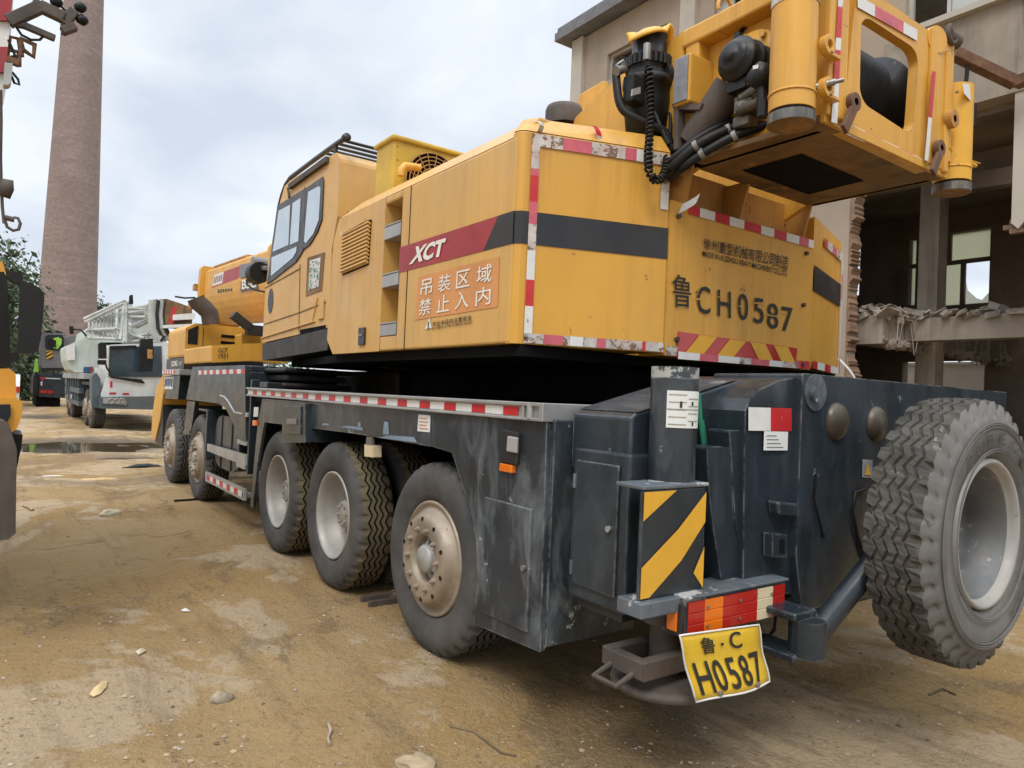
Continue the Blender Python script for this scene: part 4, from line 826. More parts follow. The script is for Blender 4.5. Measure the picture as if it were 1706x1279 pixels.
for k in range(7):
    r_ = a*k/6; rows.append([(mx0+r_*math.cos(t), my0+r_*math.sin(t), Zm(56)+.02*math.cos(2*t)*(k/6)**2-(.07*(k/6)**3 if abs(math.sin(t-.6)) > .5 else .01)) for t in np.linspace(0, 2*math.pi, 28, endpoint=False)])
vs = [p for r in rows for p in r]; mb.add(vs, [(k*28+i, k*28+(i+1) % 28, (k+1)*28+(i+1) % 28, (k+1)*28+i) for k in range(6) for i in range(28)], 0, True); mb.build('lid', 'hazard', mo, solidify=.012)
mb = MB()
for k in range(26): t = k*.2417; c = Vector((mx0+rad(72)*math.cos(t), my0+rad(72)*math.sin(t), Zm(110))); mb.cyl(c-Vector((0, 0, .03)), c+Vector((0, 0, .03)), .014, n=6)
mb.build('cable_coil', 'hose', mo)
mb = MB(); c = PX(1100, 130, -.72); mb.cyl(c+Vector((0, .02, 0)), c+Vector((0, -.18, .02)), .09, .08, 20); mb.cyl(c+Vector((0, -.18, .02)), c+Vector((0, -.24, .02)), .10, .10, 20); c = PX(1058, 150, -.72); mb.box(c+Vector((-.03, -.05, -.08)), c+Vector((.05, .05, .08))); mb.build('gear_housing', 'motor_black', mo, bevel=.012)
mb = MB(); q = [PX(*p, mx0-rad(82)-.01) for p in ((1051, 160), (1065, 156), (1065, 145), (1052, 149))]; mb.prism(q, (-.01, 0, 0)); mb.build('rating_label', 'alu', mo)
mb = MB(); c = PX(1038, 115, -.66); mb.tube([c+Vector((0, .03, .03)), c, PX(1026, 118, -.66)], .03, 8); mb.build('elbow', 'steel', mo)
# winch motor on the side plate
MT['grime_steel'] = mat('grime_steel', (.14, .125, .10), .5, metal=.5, var=.5, vs=14, chips=.4, chipcol=(.3, .28, .24), chipscale=18)
c = PY(1253, 112, WY-.05); mb = MB()
mb.lathe([(0, .135), (.02, .135), (.022, .112), (.05, .112), (.052, .118), (.062, .118), (.064, .108), (.12, .104), (.122, .112), (.132, .112), (.135, .098), (.165, .085), (.18, .06), (.182, .03), (.19, .03), (.19, 0)], c, (0, 1, .05), 28, 0); mb.box(c+Vector((-.05, .03, -.15)), c+Vector((.06, .12, -.09))); mb.cyl(c+Vector((.02, .1, .09)), c+Vector((.02, .1, .15)), .02, n=8); wm = mb.build('winch_motor', 'motor_black', crane)
mb = MB()
for k in range(9): t = k*.7; d = Vector((math.cos(t)*.155, .02, math.sin(t)*.155)); mb.cyl(c+d, c+d+Vector((0, .02, 0)), .018, n=8)
mb.lathe([(0, .0), (0, .18), (.018, .18), (.018, .1)], c, (0, 1, 0), 28); mb.build('flange', 'yellow', wm)
c2_ = PY(1268, 128, WY+.13); mb = MB(); mb.lathe([(-.06, 0), (-.06, .05), (.02, .062), (.05, .05), (.06, 0)], c2_, (.2, .6, .3), 20); mb.cyl(c2_, c2_+Vector((-.02, .0, -.2)), .022, n=10); mb.cyl(c2_+Vector((-.02, 0, -.12)), c2_+Vector((-.02, 0, -.2)), .032, n=6); mb.build('brake_valve', 'motor_black', wm)
mb = MB(); q = [p+Vector((0, .064, 0)) for p in [PY(*p, WY+.13) for p in ((1268, 122), (1277, 120), (1277, 114), (1268, 116))]]; mb.quad(*q); mb.build('label_tag', 'paper', wm)
mb = MB(); c3 = PY(1248, 172, WY-.02); mb.box(c3+Vector((-.06, -.05, -.06)), c3+Vector((.05, .06, .03))); mb.box(c3+Vector((-.03, -.05, -.12)), c3+Vector((.07, .04, -.065))); mb.cyl(c3+Vector((-.04, .05, .06)), c3+Vector((-.04, .05, .15)), .025, n=8)
mb.cyl(c3+Vector((.02, .05, -.05)), c3+Vector((-.14, .1, -.06)), .025, n=8); mb.cyl(c3+Vector((.02, .05, .02)), c3+Vector((-.14, .1, .02)), .02, n=8); mb.build('valve_block', 'grime_steel', crane, bevel=.01)
mb = MB(); c4 = PY(1190, 190, WY-.03); mb.cyl(c4+Vector((-.1, 0, .12)), c4+Vector((.12, .02, -.13)), .09, n=16); mb.build('oil_filter', 'rust_dark', crane, bevel=.01)
def hose(pts, r_=.016, m='hose', name='hydraulic_hose', par=None):
    P = [PX(a, b, x) for a, b, x in pts]; Q = []
    for i in range(len(P)-1):
        a, b = P[i], P[i+1]; p0 = P[i-1] if i else a; p3 = P[i+2] if i+2 < len(P) else b
        for k in range(6):
            t = k/6; Q.append(.5*((2*a)+(b-p0)*t+(2*p0-5*a+4*b-p3)*t*t+(3*a-p0-3*b+p3)*t**3))
    Q.append(P[-1]); mb = MB(); mb.tube(Q, r_, 8); return mb.build(name, m, par or crane)
hose([(1108, 292, -.82), (1120, 280, -.98), (1160, 243, -1.1), (1215, 215, -1.2), (1262, 203, -1.28)], .026)
hose([(1112, 300, -.84), (1135, 281, -1.02), (1170, 256, -1.12), (1225, 226, -1.24), (1280, 207, -1.36)], .024)
hose([(1106, 285, -.80), (1118, 268, -.95), (1160, 232, -1.05), (1215, 203, -1.15), (1255, 195, -1.2)], .02)
hose([(1104, 270, -.78), (1130, 238, -.9), (1175, 185, -1.02), (1212, 140, -1.1), (1229, 108, -1.12)], .022)
hose([(1104, 262, -.80), (1150, 215, -.95), (1185, 190, -1.05), (1225, 185, -1.1), (1262, 188, -1.15)], .012)
hose([(1027, 108, -.62), (1027, 135, -.64), (1036, 180, -.68), (1070, 203, -.76), (1108, 220, -.82), (1118, 250, -.84)], .024)
hose([(1085, 175, -.74), (1098, 205, -.8), (1114, 240, -.86)], .012)
hose([(1116, 170, -.74), (1117, 200, -.8), (1116, 260, -.84)], .01)
hose([(1231, 140, -1.1), (1240, 150, -1.12), (1238, 175, -1.14), (1226, 190, -1.15), (1228, 215, -1.18)], .012)
hose([(1240, 145, -1.14), (1250, 140, -1.14), (1256, 155, -1.14), (1250, 195, -1.16)], .012)
hose([(1148, 182, -.8), (1146, 215, -.85), (1143, 250, -.9)], .018)
# spring coiled cable
ctr = [(1078, 84, -.80), (1080, 110, -.80), (1083, 150, -.82), (1084, 200, -.86), (1080, 255, -.90), (1081, 285, -.93), (1090, 300, -.95), (1102, 298, -.95), (1110, 280, -.93), (1112, 262, -.9)]
P = [PX(*p) for p in ctr]; Q = []
for i in range(len(P)-1):
    for k in range(60): Q.append(P[i].lerp(P[i+1], k/60))
Q2 = []; ph = 0
for i in range(60, len(Q)-1):
    t = (Q[i+1]-Q[i]); ph += t.length*2*math.pi/.028; t.normalize(); a = t.orthogonal().normalized(); a = Vector((0, 1, 0)) - t*t.y; a.normalize(); b = t.cross(a); Q2.append(Q[i]+.018*(math.cos(ph)*a+math.sin(ph)*b))
mb = MB(); mb.tube(Q[:61:6]+[Q[61]], .014, 8); mb.tube(Q2, .0075, 5); mb.build('coiled_cable', 'hose', crane)
mb = MB(); c = PX(1078, 82, -.80); mb.cyl(c+Vector((0, 0, -.06)), c+Vector((0, 0, .03)), .02, n=10); mb.build('cable_plug', 'steel', crane)
mb = MB(); c = PX(940, 187, .2); mb.lathe([(-.1, .13), (0, .13), (.03, .12), (.04, 0)], c+Vector((0, 0, .0)), (0, 0, 1), 24); mb.build('exhaust_cap', 'rust_dark', crane)
mb = MB(); c = PX(1208, 14, -1.0); mb.tube([c+Vector((0, .06*math.cos(t), .06*math.sin(t))) for t in np.linspace(-.4, 3.6, 12)], .012, 6); mb.build('lifting_eye', 'yellow', crane)
# ---------------------------------------------------------------- rear of the carrier
RX = -1.70
R = lambda l, x=RX: [PX(*p, x) for p in l]
# outrigger housing with the sloping top
mb = MB(); YH = 1.47
ha, hb = PY(956, 690, YH), PY(1052, 700, YH); z1 = PY(956, 682, YH).z; z0 = PY(956, 745, YH).z
mb.prism([(ha.x, YH, z0-.1), (ha.x, YH, z1-.02), (ha.x, YH-.03, z1), (ha.x, .78, 1.585), (ha.x, .3, 1.6), (ha.x, .3, .7), (ha.x, 1.0, .7), (ha.x, 1.0, z0-.1)], (hb.x-ha.x, 0, 0))
mb.build('outrigger_housing', ['chassis'], crane, bevel=.012).data.materials[0] = MT['chassis']
mb = MB(); mb.add([(ha.x, YH-.03, z1+.004), (hb.x, YH-.03, z1+.004), (hb.x, .8, 1.588), (ha.x, .8, 1.588)], [(0, 1, 2, 3), (3, 2, 1, 0)]); mb.build('housing_top_sheen', 'chassis_top', crane)  # paler sheet; sky reflection on the sloping top put into its colour
YT = 1.50; ta, tb = PY(956, 745, YT), PY(1050, 762, YT); zt1, zt0 = PY(956, 745, YT).z, PY(945, 990, YT).z
mb = MB(); mb.box((ta.x, YT, zt0), (tb.x, 1.12, zt1)); tbx = mb.build('tool_locker', 'chassis', crane, bevel=.012)
mb = MB(); mb.box((ta.x-.035, YT+.002, zt0+.06), (tb.x+.05, YT+.012, zt1-.05)); dr = mb.build('door', 'chassis', tbx, bevel=.006)
mb = MB(); c = PY(1015, 881, YT+.014); mb.cyl(c, c+Vector((0, .012, 0)), .013, n=12); mb.build('lock', 'alu', dr)
for f_ in (.2, .78):
    mb = MB(); z_ = zt0+(zt1-zt0)*f_; mb.cyl((ta.x-.03, YT+.012, z_-.03), (ta.x-.03, YT+.012, z_+.03), .009, n=8); mb.build('hinge', 'chassis_top', dr)
mb = MB(); mb.box((ta.x-.05, YT-.02, zt0-.035), (tb.x+.03, 1.2, zt0-.0)); mb.build('shelf', 'chassis_dark', tbx)
# jack leg
JX = -1.60; JY = (PX(1085, 612, JX).y+PX(1163, 612, JX).y)/2; JR = 78/2*((Vector((JX, JY, 1.5))-CP).dot(fw))/FPX
jz = lambda py: ZAT(JX, JY, py)
j = empty('outrigger_jack', crane, (JX, JY, 0))
mb = MB(); mb.cyl((JX, JY, jz(816)), (JX, JY, jz(630)), JR, n=40); mb.build('tube', 'chassis_worn', j, bevel=.004)
mb = MB(); mb.cyl((JX, JY, jz(630)), (JX, JY, jz(612)), JR*1.0, n=40); mb.build('worn_top', 'tape_torn', j, bevel=.004)
MT['worn_white'] = mat('worn_white', (.36, .36, .33), .6, var=.25, vs=8, chips=.8, chipcol=(.04, .05, .055), chipscale=7); bpy.data.objects['worn_top'].data.materials[0] = MT['worn_white']
# sticker wrapped on the tube
mb = MB()
def wrap(th0, th1, z0, z1, r_, mi=0, n=8):
    for i in range(n):
        a, b = th0+(th1-th0)*i/n, th0+(th1-th0)*(i+1)/n; p = lambda t, z: (JX+r_*math.cos(t), JY+r_*math.sin(t), z); mb.quad(p(a, z0), p(b, z0), p(b, z1), p(a, z1), mi)
vdir = math.atan2(CP.y-JY, CP.x-JX); th = lambda px: vdir-math.asin(max(-1, min(1, (px-1124)/39.)))
th0, th1 = th(1086), th(1135); za, zb2 = jz(711), jz(651)
wrap(th0, th1, za, zb2, JR+.003)
for k in range(9):
    v = za+(zb2-za)*(.08+.1*k); wrap(th0+(th1-th0)*(.08 if k % 2 else .5), th0+(th1-th0)*(.45 if k % 2 else .95), v, v+.0035, JR+.0045, 1)
wrap(th0+(th1-th0)*.3, th0+(th1-th0)*.36, za+.09, za+.105, JR+.005, 2); wrap(th0+(th1-th0)*.62, th0+(th1-th0)*.68, za+.08, za+.105, JR+.005, 2); wrap(th0+(th1-th0)*.28, th0+(th1-th0)*.33, za+.01, za+.025, JR+.005, 2)
wrap(th0, th1, za+(zb2-za)*.49, za+(zb2-za)*.51, JR+.005, 3)
mb.build('instruction_label', ['paper', 'stone', 'text_black', 'steel'], j)
SXp = -1.71
sq = [PX(*p, SXp) for p in ((1065, 1000), (1172, 975), (1176, 822), (1069, 815))]
yl, yr = PX(1068, 900, SXp).y, PX(1174, 900, SXp).y; zlo, zhi = ZAT(SXp, yl, 1002), ZAT(SXp, yl, 817)
mb = MB(); mb.box((SXp, yl, zlo), (SXp+.018, yr, zhi)); mb.box((SXp+.0185, yl-.16, zlo), (SXp+.23, yr, zhi)); sb = mb.build('jack_box', 'chassis', j, bevel=.008)
mb = MB(); xx = SXp-.004; W_ = yl-yr; H_ = zhi-zlo
def stripe(pts): mb.add([(xx, yl-u*W_, zlo+v*H_) for u, v in pts], [tuple(range(len(pts)))])
stripe([(.01, .72), (.5, .985), (.01, .985)][::1]); stripe([(.01, .02), (.14, .02), (.62, .32), (.985, .66), (.985, .95), (.55, .62), (.01, .30)][::1]); stripe([(.82, .18), (.985, .02 + .0), (.985, .42)])
mb.build('hazard_stripe', 'hazard', sb)
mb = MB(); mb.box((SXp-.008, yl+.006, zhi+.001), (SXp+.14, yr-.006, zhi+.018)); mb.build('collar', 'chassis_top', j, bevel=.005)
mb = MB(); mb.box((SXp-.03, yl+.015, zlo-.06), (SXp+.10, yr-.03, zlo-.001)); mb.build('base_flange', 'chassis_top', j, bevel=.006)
pz = ZAT(JX, JY, 1118)
mb = MB(); mb.cyl((JX, JY, pz), (JX, JY, zlo), .062, n=24); mb.cyl((JX, JY, zlo-.14), (JX, JY, zlo-.06), .10, n=24); mb.build('ram', 'rust_dark', j)
mb = MB(); mb.lathe([(0, 0), (0, .08), (-.015, .2), (-.03, .215), (-.05, .21), (-.05, 0)], (JX, JY, pz), (0, 0, 1), 44, 0, False); mb.build('foot_pad', 'rust_dark', j, bevel=.006)
fz = pz+.075
mb = MB(); ex, ey = .09, .235
for s in (-1, 1): mb.bar((JX+s*ex, JY-.12, fz), (JX+s*ex, JY+ey, fz), .05, .07)
mb.bar((JX-ex-.02, JY+ey-.02, fz), (JX+ex+.02, JY+ey-.02, fz), .05, .065); mb.tube([(JX-.06, JY+ey, fz-.02), (JX-.06, JY+ey+.09, fz-.05), (JX+.06, JY+ey+.09, fz-.05), (JX+.06, JY+ey, fz-.02)], .012, 8); mb.build('pad_holder', 'rust_dark', j, bevel=.006)
# dark guide channels behind the jack
z7 = lambda l: [(1160+x/3.553, 640+y/3.553) for x, y in l]
mb = MB(); mb.prism(R(z7([(62, 372), (140, 366), (205, 376), (212, 640), (225, 830), (285, 1170), (150, 1180), (100, 850), (75, 650)]), -1.66), (.12, 0, 0)); mb.build('guide_channel', 'chassis', crane, bevel=.012)
mb = MB(); mb.prism(R(z7([(196, 270), (260, 272), (350, 290), (388, 330), (392, 700), (385, 1160), (310, 1170), (232, 850), (217, 600)]), -1.665), (.12, 0, 0)); mb.build('guide_channel', 'chassis', crane, bevel=.012)
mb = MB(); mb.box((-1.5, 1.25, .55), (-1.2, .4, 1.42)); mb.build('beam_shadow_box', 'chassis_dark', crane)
# rear body
yA = PX(1331, 700, RX).y; yB = PX(1241, 700, RX).y; 
mb = MB(); zz = lambda px, py: PX(px, py, RX)
pr = [PX(*p, RX+.01) for p in ((1332, 627), (1300, 633), (1268, 647), (1250, 664), (1242, 684), (1240, 760), (1238, 985), (1328, 990))]
mb.prism(pr, (.62, 0, 0)); rb = mb.build('rear_frame', 'chassis', crane, bevel=.015)
zR = PX(1331, 626, RX).z
mb = MB(); mb.prism([(RX-.03, yA+.03, zR+.012), (RX-.03, -1.62, zR+.012), (RX-.03, -1.62, 1.0), (RX-.03, -1.2, .56), (RX-.03, -.6, .52), (RX-.03, yA-.03, .55), (RX-.03, yA+.03, .8)], (.5, 0, 0)); pl_ = mb.build('rear_crossmember', 'chassis', crane, bevel=.012)
mb = MB(); mb.box((RX+.02, yA+.0, .5), (RX+.35, -.3, .6)); mb.build('tow_bracket', 'chassis_dark', crane)
for p, rx_, rz_ in (((1393, 702), .075, .09), ((1459, 706), .072, .09)):
    c = PX(*p, RX-.03); mb = MB(); rows = []
    for k in range(7):
        t = k/6*math.pi/2; rows.append((.045*math.cos(t)*1.0, math.sin(t)))
    vs = [c+Vector((-h_, rx_*r_*math.cos(a)*1.15, rz_*r_*math.sin(a))) for h_, r_ in rows for a in np.linspace(0, 2*math.pi, 28, endpoint=False)]
    mb.add(vs, [(k*28+i, k*28+(i+1) % 28, (k+1)*28+(i+1) % 28, (k+1)*28+i) for k in range(6) for i in range(28)], 0, True); mb.build('dome_cover', 'bronze' if 'bronze' in MT else 'rust_dark', pl_)
MT['bronze'] = mat('bronze', (.075, .06, .045), .35, metal=.3, var=.3, vs=9, dust=.3)
for o in bpy.data.objects:
    if o.name.startswith('dome_cover'): o.data.materials[0] = MT['bronze']
c = PX(1353, 657, RX-.03); mb = MB(); mb.lathe([(0, .085), (.008, .085), (.008, .0)], c+Vector((.0, -.02, .01)), (-1, 0, 0), 28, 0, False); mb.cyl(c-Vector((.0, 0, 0)), c-Vector((.03, 0, 0)), .036, n=24); mb.build('pivot_pin', 'chassis_top', pl_)
mb = MB(); q = R([(1246, 717), (1318, 718), (1318, 680), (1246, 678)], RX+.004); tape(mb, q, [(0, 36), (1, 36)]); q = R([(1271, 750), (1311, 750), (1312, 719), (1272, 718)], RX+.004); tape(mb, q, [(4, 1)])
for k in range(4): mb.quad(*[p+Vector((-.005, 0, 0)) for p in sub(q, .12, .15+.2*k, .8-.1*k, .19+.2*k)], 5)
mb.build('reflective_tape', TP+['paper', 'steel'], rb)
mb = MB(); q = R([(1436, 795), (1453, 796), (1454, 766), (1437, 765)], RX-.034); mb.quad(*q, 0); t = [p+Vector((-.003, 0, 0)) for p in (sub(q, .2, .15, .8, .2)[0], sub(q, .2, .15, .8, .2)[1], sub(q, .5, .8, .6, .9)[0])]; mb.add(t, [(0, 1, 2)], 1); mb.build('warning_label', ['tape_torn', 'hazard'], pl_)
bpy.data.objects['warning_label.001'].data.materials[0] = MT['lid_grey']
mb = MB(); q = R([(1282, 855), (1314, 857), (1314, 836), (1280, 833)], RX); mb.prism(q, (-.05, 0, 0)); mb.build('strap_bracket', 'chassis', rb, bevel=.012)
q = R([(1272, 925), (1296, 925), (1296, 887), (1272, 886)], RX); mb = MB(); mb.prism(q, (-.045, 0, 0), 0); s = [p+Vector((-.047, 0, 0)) for p in sub(q, .45, .2, .8, .8)]; mb.prism(s, (-.002, 0, 0), 1); mb.build('socket_bracket', ['chassis', 'underside'], rb, bevel=.005)
mb = MB(); q = [PX(*p, RX-.04) for p in ((1360, 790), (1356, 830), (1372, 895))]; mb.tube(q, .006, 6); mb.build('brake_line', 'hose', pl_); mb = MB(); mb.tube([PX(*p, RX-.04) for p in ((1440, 815), (1425, 820), (1420, 850), (1428, 890), (1440, 930))], .008, 6); mb.build('brake_line', 'hose', pl_)
# swing arm with the spare wheel
mb = MB(); c0 = PX(1345, 1055, -1.9); mb.cyl(c0+Vector((0, 0, -.09)), c0+Vector((0, 0, .06)), .075, n=22); mb.box(c0+Vector((.0, -.07, -.11)), c0+Vector((.25, .09, -.08))); mb.box(c0+Vector((.0, -.07, .06)), c0+Vector((.25, .09, .09)))
mb.tube([c0+Vector((0, -.05, -.02)), PX(1400, 1005, -1.95), PX(1440, 955, -2.0), PX(1485, 900, -2.05), PX(1560, 860, -2.1)], .048, 12); mb.build('swing_arm', 'chassis', crane, bevel=.008)
sx = -2.31; sc0 = PX(1655, 890, sx)
# radius from the photographed face
ztop, zbot = ZAT(sx, sc0.y, 665), ZAT(sx, sc0.y, 1118); SRR = (ztop-zbot)/2
sp_ = empty('spare_wheel', crane, (sx, sc0.y, (ztop+zbot)/2)); sp_.rotation_euler = (0, 0, math.pi/2); sp_.scale = (1, 1, 1)
k_ = SRR/.54*1.0
o = tyre_mesh(216, .0115, 6, 3, 1, R=.54*k_/1.0, W=.30, gdep=.012, gw=.0038, notch=.022).build('tyre', ['spare_rubber', 'spare_tread', 'spare_groove']); o.parent = sp_
for kk in (.356, .372, .44, .452, .478): 
    pass
mb = MB()
for rr_ in (.352, .362, .455, .466, .474): mb.lathe([(-.002+.0, rr_), (-.006, rr_+.003), (-.002, rr_+.006)], (0, .002, 0), (0, -1, 0), 72)
m_ = mb.build('sidewall_ring', 'spare_rubber'); m_.parent = o
mb = MB(); txt = "DOUBLE COIN"; rr_ = .385
def arc_text(mb, txt, rm, h, a0, da, mi=0):
    for i, ch in enumerate(txt):
        if ch == ' ': continue
        t = math.pi-a0+da*i; rad_ = Vector((math.cos(t), 0, math.sin(t))); tan = Vector((-math.sin(t), 0, math.cos(t))); w_ = da*rm*.78
        p = rad_*rm-tan*w_/2+Vector((0, .006, 0)); text_into(mb, ch, [p, p+tan*w_, p+tan*w_+rad_*h, p+rad_*h], mi, bold=.01)
arc_text(mb, txt, .385, .05, math.radians(128), .155); arc_text(mb, "12.00R24", .39, .035, math.radians(-20), .10)
m_ = mb.build('sidewall_lettering', 'spare_tread'); m_.parent = o
mb = MB(); mb.lathe([(.05, .322), (.018, .322), (.008, .312), (.014, .302), (.03, .293), (.05, .285), (.055, .275), (.2, .268), (.262, .262), (.268, .24)], (0, 0, 0), (0, -1, 0), 60); mb.lathe([(.268, .24), (.268, .13), (.29, .13)], (0, 0, 0), (0, -1, 0), 60); ro = mb.build('rim', ['rim_well_shade', 'rim_grey']); ro.data.polygons.foreach_set('material_index', [1 if p.center.y > -.05 else 0 for p in ro.data.polygons]); ro.parent = sp_
# ---- tail lamp with number plate
LX = -1.76
a, b = PX(1146, 1004, LX), PX(1306, 980, LX); lz1 = a.z; lz0 = ZAT(LX, a.y, 1062); yl, yr = a.y, b.y
mb = MB(); mb.box((LX+.012, yl+.012, lz0-.004), (LX+.12, yr-.012, lz1+.012)); mb.box((LX-.012, yl+.02, lz1+.012), (LX+.16, yr-.02, lz1+.024)); tl = mb.build('tail_lamp', 'chassis_top', crane, bevel=.005)
segs = [(0, 24.6), (1, 28.4), (0, 57.7), (2, 27.3), (0, 22)]; T = sum(s for _, s in segs); u = 0; cols = ['lens_red', 'lens_orange', 'lens_cream']
for c, s in segs:
    y0, y1 = yl-(yl-yr)*u/T, yl-(yl-yr)*(u+s)/T; mb = MB(); n3 = 3; hh = (lz1-lz0)/3
    for k in range(3):
        z = lz0+k*hh; mb.add([(LX-.001, y0, z), (LX-.001, y1, z), (LX-.005, y1, z+.003), (LX-.005, y0, z+.003), (LX-.005, y1, z+hh-.003), (LX-.005, y0, z+hh-.003), (LX-.001, y1, z+hh), (LX-.001, y0, z+hh)], [(0, 1, 2, 3), (3, 2, 4, 5), (5, 4, 6, 7), (0, 3, 5, 7), (1, 6, 4, 2)])
    mb.build('lens', cols[c], tl); u += s
mb = MB(); mb.box((LX+.0, yl+.013, lz0+.005), (LX+.085, yl+.03, lz1-.005)); mb.build('lamp_housing', 'black_paint', tl, bevel=.005)
mb = MB(); mb.box((LX+.02, yl+.031, lz0+.02), (LX+.07, yl+.038, lz1-.02)); mb.build('side_lens', 'lens_orange', tl, bevel=.004)
mb = MB(); mb.bar((LX+.1, (yl+yr)/2, lz1-.03), (LX+.45, (yl+yr)/2-.1, lz1-.03), .08, .05); mb.bar((LX+.09, yr+.02, lz0-.1), (LX+.09, yr+.02, lz1), .03, .03); mb.build('lamp_bracket', 'chassis_dark', tl)
mb = MB(); mb.tube([(LX+.1, yr+.01, lz0+.02), (LX+.06, yr-.04, lz0-.02), (LX+.08, yr-.06, lz0-.1), (LX+.12, yr-.04, lz0-.17)], .008, 6); mb.tube([(LX+.14, yl-.05, lz0), (LX+.2, yl-.1, lz0-.06), (LX+.35, yl-.25, lz0-.03)], .008, 6); mb.build('wiring', 'hose', tl)
for u_ in (.18, .5, .84):
    for z_ in (lz0+.03, lz1-.03): mb = MB(); c = Vector((LX-.008, yl-(yl-yr)*u_, z_)); mb.cyl(c, c+Vector((-.004, 0, 0)), .006, n=8); mb.build('screw', 'steel', tl)
NXp = LX-.075; qn = [PX(*p, NXp) for p in ((1152, 1166), (1275, 1133), (1263, 1040), (1131, 1058))]
mb = MB(); n_ = 10
def bend(u, v): 
    p = fn(qn, u, v); return p+Vector((-.022*math.sin(u*math.pi)*(1-v)-.018*(1-v)**2-.004*math.sin(v*9), 0, .004*math.sin(u*7)*(1-v)))
vs = [bend(i/n_, k/n_) for k in range(n_+1) for i in range(n_+1)]
mb.add(vs, [(k*(n_+1)+i, k*(n_+1)+i+1, (k+1)*(n_+1)+i+1, (k+1)*(n_+1)+i) for k in range(n_) for i in range(n_)], 0, True); npl = mb.build('number_plate', 'plate_yellow', crane, solidify=.003)
mb = MB()
for ch, u0, v0, u1, v1 in (("鲁", .20, .66, .37, .93), ("·", .44, .76, .48, .81), ("C", .56, .68, .72, .95), ("H", .07, .08, .24, .56), ("0", .27, .08, .40, .56), ("5", .44, .08, .57, .56), ("8", .61, .08, .74, .56), ("7", .78, .08, .92, .56)):
    n0 = len(mb.v); text_into(mb, ch, [(u0, v0, 0), (u1, v0, 0), (u1, v1, 0), (u0, v1, 0)], 0, bold=.012, lift=0)
    for i in range(n0, len(mb.v)): p = mb.v[i]; mb.v[i] = bend(p.x, p.y)+Vector((-.0055, 0, 0))
mb.build('lettering', 'text_black', npl)
mb = MB()
for i in range(2): pass
rim_ = [bend(*p)+Vector((-.002, 0, 0)) for p in [(t, .0) for t in np.linspace(0, 1, 8)]+[(1, t) for t in np.linspace(.1, 1, 8)]+[(t, 1) for t in np.linspace(.9, 0, 8)]+[(0, t) for t in np.linspace(.9, .1, 7)]]
mb.tube(rim_, .004, 5, closed=True); mb.build('plate_rim', 'tape_white', npl)
for u_, v_ in ((.27, .06), (.78, .06)): mb = MB(); c = bend(u_, v_); mb.cyl(c, c+Vector((-.012, 0, 0)), .009, n=10); mb.build('bolt', 'steel', npl)
# green strap by the jack
mb = MB(); P4 = [PX(*p, -1.52) for p in ((1163, 655), (1166, 700), (1172, 740), (1172, 775))]; mb.tube(P4, .012, 6); mb.tube([p+Vector((.01, -.025, 0)) for p in P4[1:]], .010, 6); mb.build('green_strap', 'green_cloth', crane)
